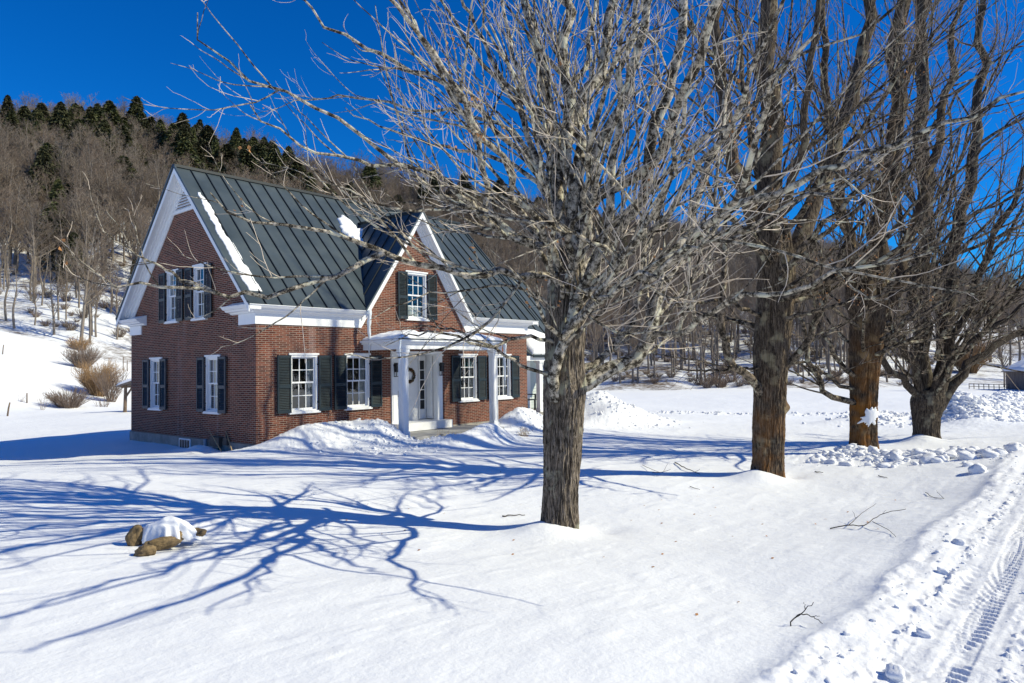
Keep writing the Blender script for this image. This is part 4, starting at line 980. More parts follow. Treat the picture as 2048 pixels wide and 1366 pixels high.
make_maple('third maple from the house, its lower trunk stained orange by algae', 18.4,
  [(1727, 915, 52), (1727, 880, 49), (1727, 850, 47), (1728, 780, 48), (1730, 730, 54), (1733, 680, 58), (1738, 620, 60), (1744, 560, 50)],
  [(.26, .10, [(1738, 640), (1752, 500), (1768, 380), (1780, 280), (1790, 180), (1804, 44), (1810, -80), (1815, -300)]),
   (.17, .05, [(1728, 680), (1705, 560, -.2), (1690, 420, -.3), (1664, 260, -.5), (1650, 120, -.6), (1640, -40, -.7)]),
   (.17, .05, [(1742, 680), (1795, 560, .2), (1832, 430, .4), (1870, 300, .6), (1900, 150, .8), (1930, -20, 1)]),
   (.10, .03, [(1740, 620, -.2), (1750, 480, -.9), (1765, 340, -1.5), (1800, 200, -2), (1840, 60, -2.4), (1880, -100, -2.6)])],
  [(.085, .02, [(1718, 808), (1700, 808, -.1), (1655, 785, -.4), (1630, 740, -.6), (1610, 680, -.8), (1600, 630, -.9), (1590, 550, -1), (1570, 470, -1)]),
   (.055, .008, [(1718, 778), (1690, 775, -.1), (1640, 740, -.3), (1600, 725, -.5), (1555, 732, -.7), (1500, 750, -.9)]),
   (.07, .015, [(1718, 755), (1690, 735, -.1), (1660, 690, -.3), (1640, 650, -.4), (1628, 590, -.5), (1610, 500, -.6)]),
   (.075, .015, [(1740, 735), (1790, 670, -.2), (1850, 600, -.4), (1900, 530, -.6), (1970, 450, -.9), (2060, 360, -1.2)]),
   (.065, .01, [(1745, 570, -.3), (1830, 450, -1.2), (1930, 330, -2), (2070, 200, -2.8)]),
   (.06, .01, [(1745, 610, -.3), (1850, 510, -1.2), (1960, 425, -2), (2090, 340, -2.8)]),
   (.065, .012, [(1748, 530, -.2), (1800, 380, -.9), (1880, 240, -1.5), (1990, 90, -2)]),
   (.05, .01, [(1732, 560, -.3), (1690, 460, -1), (1640, 340, -1.6), (1600, 200, -2), (1570, 50, -2.3)]),
   (.055, .01, [(1745, 690, -.2), (1820, 640, -.8), (1910, 590, -1.4), (2030, 540, -1.9)])],
  33, (BARKO3, BARKL2, TWIG2), (230, 520), fill=(4, 2.6, 6.5), tw=(2.6, 2.8, 1.4), tmin=.005, leaves=120, back=16, leafpts=[(1700, 560, 17.5), (1930, 120, 17), (1770, 420, 17)])
make_maple('farthest maple in the row, splitting low into a wide vase of dark limbs', 21.0,
  [(1854, 888, 50), (1852, 862, 46), (1852, 835, 50), (1854, 805, 60), (1856, 780, 52)],
  [(.28, .10, [(1848, 825), (1846, 760), (1842, 700), (1838, 600), (1848, 480), (1855, 350), (1850, 200), (1845, 50), (1840, -150)]),
   (.25, .07, [(1856, 825), (1872, 760, .1), (1890, 690, .2), (1905, 600, .3), (1925, 450, .5), (1950, 300, .7), (1962, 150, .8), (1968, -30, .9)]),
   (.15, .04, [(1858, 835), (1885, 808), (1905, 770), (1930, 735, .1), (1980, 700, .2), (2048, 658, .4), (2130, 610, .5), (2220, 540, .6)]),
   (.10, .03, [(1858, 812, -.2), (1890, 745, -.4), (1930, 690, -.6), (1990, 650, -.8), (2070, 600, -1), (2160, 520, -1.2)]),
   (.12, .03, [(1846, 825), (1835, 792), (1812, 762, -.2), (1782, 742, -.3), (1756, 705, -.5), (1742, 660, -.6), (1735, 580, -.7), (1720, 480, -.8)]),
   (.13, .03, [(1846, 800, -.1), (1835, 740, -.2), (1812, 690, -.4), (1785, 650, -.6), (1768, 590, -.7), (1765, 480, -.8), (1770, 350, -.9)]),
   (.12, .03, [(1862, 800, -.1), (1890, 720, -.3), (1930, 620, -.5), (1985, 480, -.7), (2040, 350, -.9), (2100, 200, -1)])],
  [(.07, .012, [(1872, 720, -.5), (1950, 570, -1.5), (2040, 430, -2.4), (2150, 290, -3)]),
   (.06, .012, [(1868, 760, -.5), (1960, 640, -1.6), (2070, 530, -2.6), (2190, 430, -3.3)]),
   (.055, .012, [(1850, 700, -.5), (1860, 540, -1.3), (1900, 380, -2), (1960, 220, -2.6), (2040, 60, -3)]),
   (.06, .012, [(1870, 790, -.3), (1920, 700, -1), (1990, 610, -1.6), (2080, 530, -2)])],
  44, (BARKT4, BARKL2, TWIG2), (110, 200), fill=(4, 2.8, 7), tw=(2.6, 2.8, 1.4), tmin=.0055, leaves=60, back=6, leafpts=[(1840, 400, 20)])
# ================================================================== WOODS
def bare_template(seed, hgt=14., spread=3.2, dens=1., tw=.013):
    g = np.random.default_rng(seed)
    tr = np.array([[0, 0, -.8, .17], [g.normal(0, .1), g.normal(0, .1), hgt * .3, .14], [g.normal(0, .25), g.normal(0, .25), hgt * .6, .09], [g.normal(0, .4), g.normal(0, .4), hgt * .97, .02]])
    C = cr(tr, 12); tp = C[None, :, :3]; trr = C[None, :, 3]
    P1, R1 = kids(tp, trr, 30 * dens / (hgt * .62), .36, spread * .6, spread * 1.6, R(25), R(52), .5, 8, .10, .06, g, .6, .025, r1=.2, rl=.02)
    P2, R2 = kids(P1, R1, 2.6, .2, .5, 1.9, R(22), R(50), .5, 5, .08, .08, g, .6, tw * 1.3, r1=.5)
    P3, R3 = kids(P2, R2, 3.6, .15, .3, 1.1, R(25), R(55), .6, 3, .08, .1, g, .7, tw, r1=.7)
    v = []; f = []; mi = []; off = 0
    for P, Rr, n, mt in ((tp, trr, 6, 1), (P1, R1, 3, 1), (P2, R2, 3, 0), (P3, R3, 3, 0)):
        a, b_ = tubes(P, Rr, n); v.append(a); f.append(b_ + off); mi.append(np.full(len(b_), mt)); off += len(a)
    return np.vstack(v), np.vstack(f), np.concatenate(mi)
FT2 = plain('forest_twigs_grey', (.245, .195, .155), .9, .3, .15)
FT3 = plain('forest_twigs_russet', (.225, .165, .125), .9, .3, .15)
BT = []
for i in range(8):
    hgt = (13, 15, 12, 14, 16, 11, 14, 15)[i]; sp = (2.6, 3.2, 2.2, 3.6, 2.4, 2.4, 3.4, 2.0)[i]
    V, F, M_ = bare_template(100 + i, hgt, sp)
    BT.append(np_mesh('bare_tree', V, F, [(FTWIG, FT2, FT3, FTWIG, FT3, FTWIG, FT2, FTWIG)[i], FTRUNK], M_))
SAP = []
for i in range(3):       # thin pole-stage trees at the wood's edge
    V, F, M_ = bare_template(140 + i, 9 + i, 1.0, .6, .012)
    SAP.append(np_mesh('slender_tree', V * np.array([1, 1, 1.]), F, [FT2, FTRUNK], M_))
def conifer_mesh(seed, hgt=14., wid=2.6, n=3600, pine=False):
    g = np.random.default_rng(seed)
    z0 = .22 if pine else .04
    h_ = g.uniform(z0, 1, n) ** (.85); lay = 16 if not pine else 9
    h_ = np.round(h_ * lay) / lay * .3 + h_ * .7
    az = g.uniform(0, 2 * math.pi, n)
    lob = 1 + .35 * vn(np.cos(az) * 2.2, np.sin(az) * 2.2, h_ * lay * .7, seed)
    prof = (1 - h_) ** (.62 if not pine else .55) * lob
    if pine: prof = prof * smooth(z0, .45, h_) * 1.1
    rad = wid * prof * np.sqrt(g.uniform(.08, 1, n)) + .05
    z = h_ * hgt - rad * .28 + (rad * .35 if pine else 0)
    c = np.stack([rad * np.cos(az), rad * np.sin(az), z], 1)
    out = np.stack([np.cos(az), np.sin(az), -.35 + .5 * pine + 0 * az], 1); d1 = nrm(out + g.normal(0, .35, (n, 3))); d2 = nrm(np.cross(d1, g.normal(0, 1, (n, 3)) + np.array([0, 0, 1.5])))
    s1 = g.uniform(.28, .6, (n, 1)) * (hgt / 14); s2 = s1 * g.uniform(.22, .4, (n, 1)); dr = np.array([0, 0, -.12])
    V = np.stack([c - d1 * s1 * .6, c + d2 * s2, c + d1 * s1 + dr, c - d2 * s2], 1).reshape(-1, 3); F = np.arange(n * 4).reshape(-1, 4)
    T, TF = tubes(np.array([[[0, 0, -.8], [0, 0, hgt * .5], [0, 0, hgt * .98]]]), np.array([[.2, .12, .02]]), 6)
    mi = np.r_[np.zeros(len(F)), np.ones(len(TF))]
    return np_mesh('conifer', np.vstack([V, T]), np.vstack([F, TF + len(V)]), [NEEDLE, FTRUNK], mi, False)
CT = [conifer_mesh(200 + i, 14, (3.3, 4.0, 2.8, 3.6)[i], 4200) for i in range(4)] + [conifer_mesh(210 + i, 14, 3.4, 3000, True) for i in range(2)]
g = np.random.default_rng(77)
def pol(px, d):       # ground point under picture column px at forward distance d
    q = (px - 1024) / FPX; return CAM[0] + FW0[0] * d + RT0[0] * q * d, CAM[1] + FW0[1] * d + RT0[1] * q * d
def place(me, name, x, y, z, s, rz, sz=None):
    o = link(name, me); o.location = (x, y, z - .2); o.rotation_euler = (g.normal(0, .02), g.normal(0, .02), rz); o.scale = (s, s, sz or s); return o
# conifers, one by one (column, distance, height, kind)
CON = []
for px, d, hh in ((20, 205, 17), (62, 210, 14), (118, 200, 17), (140, 206, 17), (165, 208, 18), (205, 204, 15), (232, 210, 15), (262, 212, 14), (300, 214, 15), (330, 210, 14), (366, 216, 17), (392, 214, 18), (382, 206, 16),
                  (432, 215, 15), (452, 213, 17), (488, 218, 14), (528, 214, 17), (556, 208, 19), (575, 212, 18), (548, 200, 17), (590, 204, 15), (612, 216, 13), (152, 190, 13), (210, 188, 12), (232, 200, 13), (40, 194, 13), (405, 196, 15), (420, 204, 14), (345, 204, 13),
                  (92, 150, 14), (108, 146, 13), (85, 138, 15), (130, 168, 13), (158, 166, 11), (110, 128, 11), (98, 120, 9), (140, 132, 10), (70, 170, 12), (128, 116, 8), (150, 112, 8), (246, 150, 14), (290, 102, 7), (270, 108, 6),
                  (745, 215, 17), (770, 210, 19), (800, 214, 16), (850, 222, 17), (872, 216, 18), (905, 220, 16), (935, 224, 17), (960, 220, 15), (1005, 226, 18), (1022, 222, 16), (1055, 228, 15), (1080, 224, 17), (1105, 228, 15),
                  (1172, 232, 17), (1200, 228, 15), (1225, 226, 18), (1260, 230, 14), (1290, 232, 15), (1330, 234, 17), (1352, 230, 14), (1400, 236, 15), (1440, 238, 14), (1480, 236, 16), (1930, 240, 13), (1905, 236, 12), (1820, 236, 12), (1700, 240, 13), (1620, 240, 14), (1560, 238, 13)):
    CON.append((px, d, hh, 0))
for i in range(60): CON.append((g.uniform(0, 620), g.uniform(192, 222), g.uniform(11, 17), 1))
for i in range(44): CON.append((g.choice([60, 170, 215, 385, 545]) + g.normal(0, 26), g.uniform(176, 206), g.uniform(12, 18), 1))
for i in range(110):
    px = g.uniform(640, 1560) if i < 70 else g.uniform(0, 640); d = g.uniform(150, 222) if i < 70 else g.uniform(158, 212); CON.append((px, d, g.uniform(9, 15), 1))
CLAB = {'a': 'dark evergreen conifer standing among bare trees on the hill'}
pine_done = 0
for k, (px, d, hh, ty) in enumerate(CON):
    if ty == 0 and d > 185: d = d - g.uniform(3, 26); hh = hh * g.uniform(.75, 1.08)
    x, y = pol(px, d); kind = g.integers(0, 4)
    if (px, d) == (246, 150): kind = 4
    o = place(CT[kind], 'conifer', x, y, h1(x, y), hh / 14 * g.uniform(.95, 1.55), g.uniform(0, 6.28), hh / 14 * g.uniform(.95, 1.2))
    if kind == 4: tag(o, 'tall yellow-green pine with a bare lower trunk just left of the brick gable', 'tree')
    else: tag(o, CLAB['a'], 'tree', 'evergreen conifers on the wooded hill')
# bare hardwoods: nearest ones singly, the rest as one wood
pts = []
tries = 0
while len(pts) < 4600 and tries < 40000:
    tries += 1
    q = g.uniform(-.95, .9); d = math.sqrt(g.uniform(80**2, 262**2)); f_ = np.interp(q, AZ_T, FT_T)
    if d < f_ + 1.5: continue
    # open snowy gaps in the wood
    w = float(fbm(q * 22, d / 16., 0, 3, 3))
    dens = 1.
    if q > .1 and d < 130: dens = .95
    if q > .56 and d < 210: dens = .16
    if -.60 < q < -.46 and 104 < d < 140: dens = .25
    if d < f_ + 14: dens *= (3.2 if q < -.4 else 1.1)
    if g.uniform() > dens * (1.15 + w * 1.1): continue
    pts.append((q, d))
pts.sort(key=lambda e: e[1] - np.interp(e[0], AZ_T, FT_T) + (0))
P_ = np.array([pol(1024 + q * FPX, d) for q, d in pts]); PZ = H(P_[:, 0], P_[:, 1])
NIND = 260
for i in range(NIND):
    x, y = P_[i]; s = g.uniform(.62, 1.0)
    if i % 13 == 5: s *= 1.2
    tall = .75 + .35 * g.uniform()
    me = BT[g.integers(0, 8)] if g.uniform() < (.4 if pts[i][0] > -.4 else .1) else SAP[g.integers(0, 3)]
    o = place(me, 'bare_tree', x, y, PZ[i], s, g.uniform(0, 6.28), s * tall)
    tag(o, 'leafless grey-brown tree at the lower edge of the hillside wood', 'tree', 'leafless trees along the lower edge of the wood')
# the wood goes on behind the lane as well (it shows in the window glass)
B2 = np.stack([g.uniform(-90, 110, 700), -62 - 55 * g.uniform(0, 1, 700)], 1)
V0 = np.vstack([P_[NIND:], B2]); Z0 = np.r_[PZ[NIND:], H(B2[:, 0], B2[:, 1])] - .2
n = len(V0)
me = bpy.data.meshes.new('bare_woodland'); me.from_pydata([(float(a), float(b_), float(c)) for (a, b_), c in zip(V0, Z0)], [], [])
for nm, ty in (('rot', 'FLOAT_VECTOR'), ('scl', 'FLOAT_VECTOR'), ('idx', 'INT')): me.attributes.new(nm, ty, 'POINT')
rot = np.stack([g.normal(0, .03, n), g.normal(0, .03, n), g.uniform(0, 6.28, n)], 1); s = g.uniform(.72, 1.08, n); far = np.clip(n and np.arange(n) / n, 0, 1)
scl = np.stack([s * 1.32, s * 1.32, s * g.uniform(.85, 1.05, n)], 1)
me.attributes['rot'].data.foreach_set('vector', rot.astype(np.float32).ravel()); me.attributes['scl'].data.foreach_set('vector', scl.astype(np.float32).ravel())
me.attributes['idx'].data.foreach_set('value', g.integers(0, 8, n).astype(np.int32))
wood = link('bare_woodland', me); tag(wood, 'leafless grey-brown hardwoods covering the hillside behind the house', 'woodland', kind='stuff')
tc_ = bpy.data.collections.new('woodland_kinds')
for i, m_ in enumerate(BT):
    o = bpy.data.objects.new('kind_%d' % i, m_); tc_.objects.link(o)
def gn(obj, coll):
    ng = bpy.data.node_groups.new('scatter', 'GeometryNodeTree')
    ng.interface.new_socket('Geometry', in_out='INPUT', socket_type='NodeSocketGeometry'); ng.interface.new_socket('Geometry', in_out='OUTPUT', socket_type='NodeSocketGeometry')
    N = ng.nodes; gi = N.new('NodeGroupInput'); go = N.new('NodeGroupOutput'); ip = N.new('GeometryNodeInstanceOnPoints')
    ci = N.new('GeometryNodeCollectionInfo'); ci.inputs['Collection'].default_value = coll; ci.inputs['Separate Children'].default_value = True; ci.inputs['Reset Children'].default_value = True
    def at_(nm, ty): a = N.new('GeometryNodeInputNamedAttribute'); a.data_type = ty; a.inputs['Name'].default_value = nm; return a.outputs[0]
    L = ng.links; L.new(gi.outputs[0], ip.inputs['Points']); L.new(ci.outputs[0], ip.inputs['Instance']); ip.inputs['Pick Instance'].default_value = True
    L.new(at_('idx', 'INT'), ip.inputs['Instance Index']); L.new(at_('scl', 'FLOAT_VECTOR'), ip.inputs['Scale'])
    er = N.new('FunctionNodeEulerToRotation'); L.new(at_('rot', 'FLOAT_VECTOR'), er.inputs[0]); L.new(er.outputs[0], ip.inputs['Rotation'])
    L.new(ip.outputs[0], go.inputs[0]); md = obj.modifiers.new('scatter', 'NODES'); md.node_group = ng
gn(wood, tc_)
# low brush along the foot of the wood
def brush_mesh(seed, n=160, hgt=1.3, wid=1.2, lean=.6, rad=.006, k2=3., mats=None, name='brush'):
    g = np.random.default_rng(seed); a = g.uniform(0, 6.28, n); r = g.uniform(0, .25, n) * wid
    P0 = np.stack([r * np.cos(a), r * np.sin(a), -.1 + 0 * a], 1); D = np.stack([np.cos(a) * lean * g.uniform(.2, 1.2, n), np.sin(a) * lean * g.uniform(.2, 1.2, n), np.ones(n)], 1)
    P, Rr = grow(P0, D, hgt * g.uniform(.6, 1.15, n), np.full(n, rad * 1.6), 6, .02, .06, g, .5)
    P2, R2 = kids(P, Rr, k2, .3, .15, hgt * .4, R(15), R(45), .5, 3, .08, .08, g, .7, rad, r1=.6)
    A_, B_ = tubes(P, Rr, 3); C_, D_ = tubes(P2, R2, 3)
    return np_mesh(name, np.vstack([A_, C_]), np.vstack([B_, D_ + len(A_)]), mats or [BUSHB])
bpts = []
for i in range(300):
    q = g.uniform(-.75, .62); d = np.interp(q, AZ_T, FT_T) + abs(g.normal(8, 10)) + (4 if q < -.4 else 1) + (0 if g.uniform() < .5 else g.uniform(0, 30)); bpts.append(pol(1024 + q * FPX, d))
bpts = np.array(bpts); bz = H(bpts[:, 0], bpts[:, 1])
me = bpy.data.meshes.new('underbrush'); me.from_pydata([(float(a), float(b_), float(c)) for (a, b_), c in zip(bpts, bz)], [], []); n = len(bpts)
for nm, ty in (('rot', 'FLOAT_VECTOR'), ('scl', 'FLOAT_VECTOR'), ('idx', 'INT')): me.attributes.new(nm, ty, 'POINT')
me.attributes['rot'].data.foreach_set('vector', np.stack([0 * bz, 0 * bz, g.uniform(0, 6.28, n)], 1).astype(np.float32).ravel())
s = g.uniform(.35, 1.0, n); me.attributes['scl'].data.foreach_set('vector', np.stack([s * 1.3, s * 1.3, s], 1).astype(np.float32).ravel()); me.attributes['idx'].data.foreach_set('value', g.integers(0, 3, n).astype(np.int32))
ub = link('underbrush', me); tag(ub, 'low leafless underbrush along the foot of the wood', 'underbrush', kind='stuff')
bc = bpy.data.collections.new('brush_kinds')
BR = [brush_mesh(300 + i, 60, 1.4, 1.3, .7, .013, 2., [(BUSHB, FTWIG, FT3)[i]]) for i in range(3)]
for i, m_ in enumerate(BR): bc.objects.link(bpy.data.objects.new('brush_%d' % i, m_))
gn(ub, bc)
# ================================================================== SHRUBS, POSTS, SHED, BARN
def shrub(px, d, me, s, label, name='shrub', sz=None):
    x, y = pol(px, d); o = link(name, me); o.location = (x, y, h1(x, y)); o.scale = (s, s, sz or s); o.rotation_euler[2] = g.uniform(0, 6); tag(o, label, 'shrub'); return o
shrub(137, 53, brush_mesh(401, 300, 1.5, 2.2, 1.15, .010, 2.6, [BUSHB]), 1., 'wide low reddish-brown shrub in the snow left of the house')
shrub(196, 60, brush_mesh(402, 420, 2.6, 2.0, .75, .010, 3.4, [BUSHO]), 1., 'taller orange-stemmed bush behind the low shrub left of the house', sz=1.05)
shrub(222, 58, brush_mesh(403, 120, 2.9, 1.4, .5, .010, 2.5, [BUSHB]), .9, 'thin brown bush beside the orange-stemmed one')
shrub(165, 72, brush_mesh(404, 260, 2.2, 2.2, .9, .012, 3., [BUSHB]), 1., 'dark brown bush up the slope behind the orange bush')
shrub(158, 84, brush_mesh(405, 200, 1.6, 2.2, 1., .012, 3., [BUSHO]), 1., 'russet brush at the foot of the thick-trunked tree left of the house')
shrub(1935, 96, brush_mesh(406, 300, 3.6, 3.2, .9, .016, 3., [BUSHO]), 1.25, 'large russet bush on the open slope left of the barn')
x, y = pol(160, 86); o = place(BT[3], 'bare_tree', x, y, h1(x, y), 1.25, 1., 1.1); tag(o, 'thickest dark-trunked bare tree at the wood edge, left of the gable', 'tree')
x, y = pol(2052, 66); o = place(BT[0], 'bare_tree', x, y, h1(x, y), .8, 1., .8); tag(o, 'bare tree standing beside the weathered barn', 'tree')
x, y = pol(2005, 74); o = place(BT[2], 'bare_tree', x, y, h1(x, y), .55, 2., .5); tag(o, 'small bare tree behind the barn roof', 'tree')
def post(px, py, d, hh, lean, label):
    x, y = pol(px, d); z = h1(x, y); mb = MB(); mb.tube([(x, y, z - .3), (x + lean * .6, y, z + hh * .6), (x + lean, y, z + hh)], [.05, .045, .04], 7); o = build('fence_post', mb, POST, None, True, base=(x, y, z)); tag(o, label, 'post')
post(14, 830, 42, .8, .15, 'leaning weathered post nearest the left edge in the snowfield')
post(54, 806, 52, .75, 0, 'short straight post right of the leaning post')
post(4, 706, 68, .9, .1, 'lone post up the slope at the left edge')
post(246, 712, 78, 1.5, 0, 'taller brown fence post up the slope beside the gable')
post(254, 716, 78, 1.2, 0, 'thin fence post just right of the taller brown one')
def stalks(px, d, n, hh, label, mats=None, wd=.3, rad=.005, c=2.):
    x, y = pol(px, d); o = link('dry_weeds', brush_mesh(int(px), n, hh, wd, .5, rad, c, mats or [DRY], 'dry_weeds')); o.location = (x, y, h1(x, y)); tag(o, label, 'weeds')
stalks(84, 50, 10, 1.1, 'thin bare sapling stems in the snowfield left of the low shrub', [BUSHB], .8, .008)
stalks(42, 52, 8, .7, 'sparse weed stems beside the short post', [BUSHB], .9, .008)
stalks(206, 55, 30, .7, 'low weeds between the two left shrubs', [BUSHB], 1.6, .008)
stalks(905, 20.6, 26, .34, 'dry flower stalks poking from the mound beside the porch step', None, .9, .0028, 3)
stalks(880, 20.2, 12, .4, 'a few thin dry stems right at the porch step', None, .4, .0025, 2)
stalks(1045, 22.2, 30, .36, 'pale dried hydrangea heads behind the nearest maple trunk', None, .6, .004, 6)
# lean-to shed peeping out behind the house
x, y = pol(262, 43.5); z = h1(x, y); x0, y0 = x, y
sh = empty('lean_to_shed', (x0, y0, z), 'open wood shed with snow-covered roof half hidden behind the left corner of the house', 'shed')
mb = MB(); dx_ = np.array([RT0[0], RT0[1], 0]); dy_ = np.array([FW0[0], FW0[1], 0]); B_ = np.array([x0, y0, z])
def W_(a, b_, c): return tuple(B_ + dx_ * a + dy_ * b_ + np.array([0, 0, c]))
mb.slab([W_(-.75, -.4, 1.62), W_(2.6, -.4, 2.7), W_(2.6, 2.6, 2.7), W_(-.75, 2.6, 1.62)], np.cross(np.array(W_(2.6, -.4, 2.7)) - np.array(W_(-.75, -.4, 1.62)), dy_), .08); build('roof', mb, WOOD, sh)
for a, b_ in ((-.38, 0), (-.38, 2.2), (2.3, 0), (2.3, 2.2)):
    mb = MB(); mb.tube([W_(a, b_, -.3), W_(a + .05, b_, 1.7)], [.11, .09], 7); build('post', mb, POST, sh)
mb = MB(); mb.bar(W_(-.35, 0, .9), W_(.25, 0, 1.8), .09, .09); build('brace', mb, POST, sh)
mb = MB(); mb.bar(W_(-.6, 0, 1.55), W_(2.5, 0, 1.6), .12, .12); build('beam', mb, POST, sh)
wp = MB(); mb = MB()
mb.box((-.1, .3, -.2), (2.2, 1.8, 1.0)); Mw = Matrix(((dx_[0], dy_[0], 0, x0), (dx_[1], dy_[1], 0, y0), (0, 0, 1, z), (0, 0, 0, 1)))
for i in range(14):
    for j in range(8): wp.tube([tuple(Mw @ Vector((-.05 + i * .16 + (j % 2) * .08, .25, .0 + j * .13))), tuple(Mw @ Vector((-.05 + i * .16 + (j % 2) * .08, 1.4, .0 + j * .13)))], [.07, .07], 7)
o = build('wood_pile', wp, plain('split_firewood', (.05, .035, .028), .9, .4)); tag(o, 'dark firewood pile under the lean-to roof', 'firewood')
def snow_sheet(pts_fn, nu, nv, th, label, seed, name='snow_patch', edge=.12, cat='snow'):
    """snow lying on a surface; pts_fn(u,v) -> point & normal; thickness fades to its ragged rim"""
    U, V_ = np.meshgrid(np.linspace(0, 1, nu), np.linspace(0, 1, nv)); P, N = pts_fn(U, V_)
    e = np.minimum(np.minimum(U, 1 - U) * (nu / max(nu, nv)) , np.minimum(V_, 1 - V_) * (nv / max(nu, nv))) / edge
    t_ = np.sqrt(np.clip(e, 0, 1)) * th * (1 + .35 * fbm(P[..., 0] * 3.3, P[..., 1] * 3.3, P[..., 2] * 3.3, 3, seed)) * .9 + .006
    top = P + N * t_[..., None]; bot = P - N * .004
    Vv = np.vstack([top.reshape(-1, 3), bot.reshape(-1, 3)]); i, j = np.meshgrid(np.arange(nu - 1), np.arange(nv - 1)); a = (j * nu + i).ravel(); q = np.stack([a, a + 1, a + nu + 1, a + nu], 1); nn = nu * nv
    rim = np.r_[np.arange(nu - 1), (np.arange(nv - 1) + 1) * nu - 1, nn - 1 - np.arange(nu - 1), (nv - 1 - np.arange(nv - 1)) * nu]
    rn = np.roll(rim, -1); side = np.stack([rim, rim + nn, rn + nn, rn], 1)
    c = Vv.mean(0); o = link(name, np_mesh(name, Vv - c, np.vstack([q, q[:, ::-1] + nn, side]), [SNOW])); o.location = c; tag(o, label, cat); return o
ushed = np.array(W_(2.6, -.4, 2.7)) - np.array(W_(-.75, -.4, 1.62)); nsh = nrm(np.cross(ushed, dy_))
def fn(U, V_):
    P = np.array(W_(-.73, -.38, 1.64)) + ushed * U[..., None] * .98 + dy_ * V_[..., None] * 2.9; return P, np.broadcast_to(nsh, P.shape)
snow_sheet(fn, 24, 20, .22, 'snow lying on the lean-to shed roof', 51)
# weathered barn at the right edge, gable end toward the lane
bx, by = pol(2078, 62); bz_ = h1(bx, by); ang = math.atan2(RT0[1], RT0[0]) + R(-14)
barn = empty('barn', (bx, by, bz_), 'weathered grey board barn with snow on its roof at the right edge', 'barn')
ca, sa = math.cos(ang), math.sin(ang)
Mb = Matrix(((ca, -sa, 0, bx), (sa, ca, 0, by), (0, 0, 1, bz_), (0, 0, 0, 1)))
mb = MB(); WB, LB_, EH, RH = 9., 7., 1.75, 4.1
def rh(x): return EH + (RH - EH) * (1 - abs(x - WB / 2) / (WB / 2))
i = 0; xx = 0.
while xx < WB:
    w = .22 + .06 * ((i * 7) % 3) / 3; x1 = min(xx + w - .012, WB); z0 = -.3 if not (.75 < xx < 1.5) else .9; y0 = -.02 - .012 * (i % 2)
    v = [(xx, y0, z0), (x1, y0, z0), (x1, y0, rh(x1)), (xx, y0, rh(xx)), (xx, .02, z0), (x1, .02, z0), (x1, .02, rh(x1)), (xx, .02, rh(xx))]
    mb.add([tuple(Mb @ Vector(p)) for p in v], [(0, 1, 2, 3), (7, 6, 5, 4), (0, 4, 5, 1), (1, 5, 6, 2), (2, 6, 7, 3), (3, 7, 4, 0)]); xx += w; i += 1
mb.box((0, .02, -.3), (.05, LB_, EH), Mb); mb.box((WB - .05, .02, -.3), (WB, LB_, EH), Mb); mb.box((0, LB_, -.3), (WB, LB_ + .05, EH), Mb)
build('wall', mb, WOOD, barn)
mb = MB(); mb.box((.7, .3, -.3), (1.7, .4, 1.), Mb); build('door', mb, DARK, barn)  # dark sheet standing in for the shade inside the open doorway
mb = MB(); sl_ = (RH - EH) / (WB / 2)
mb.slab([tuple(Mb @ Vector(p)) for p in ((-.4, -.4, EH - .4 * sl_ + .1), (WB / 2, -.4, RH + .1), (WB / 2, LB_, RH + .1), (-.4, LB_, EH - .4 * sl_ + .1))], tuple(Mb.to_3x3() @ Vector((-sl_, 0, 1))), .07)
mb.slab([tuple(Mb @ Vector(p)) for p in ((WB + .4, -.4, EH - .4 * sl_ + .1), (WB + .4, LB_, EH - .4 * sl_ + .1), (WB / 2, LB_, RH + .1), (WB / 2, -.4, RH + .1))], tuple(Mb.to_3x3() @ Vector((sl_, 0, 1))), .07); build('roof', mb, WOOD, barn)
def fn(U, V_):
    p = np.stack([-.38 + U * (WB / 2 + .38), -.4 + V_ * (LB_ + .3), EH + .11 + (-.38 + U * (WB / 2 + .38)) * sl_], -1); Mn = np.array(Mb); n = Mn[:3, :3] @ nrm(np.array([-sl_, 0, 1.])); return p @ Mn[:3, :3].T + Mn[:3, 3], np.broadcast_to(n, p.shape)
snow_sheet(fn, 30, 60, .2, 'snow blanket on the weathered barn roof', 52, edge=.03)
# rail fence in front of the slope, left of the barn
fx0 = np.array([*pol(1935, 70), 0]); fx1 = np.array([*pol(2016, 66), 0]); fz = h1(fx0[0], fx0[1])
fe = empty('rail_fence', (float(fx0[0]), float(fx0[1]), fz), 'low brown rail fence running to the barn', 'fence')
for i in range(9):
    p = fx0 + (fx1 - fx0) * i / 8; z = h1(p[0], p[1]); mb = MB(); mb.box((p[0] - .03, p[1] - .03, z - .2), (p[0] + .03, p[1] + .03, z + .55)); build('post', mb, POST, fe)
for hh in (.25, .5): mb = MB(); a = fx0.copy(); b_ = fx1.copy(); a[2] = h1(a[0], a[1]) + hh; b_[2] = h1(b_[0], b_[1]) + hh; mb.bar(a, b_, .03, .05); build('rail', mb, POST, fe)

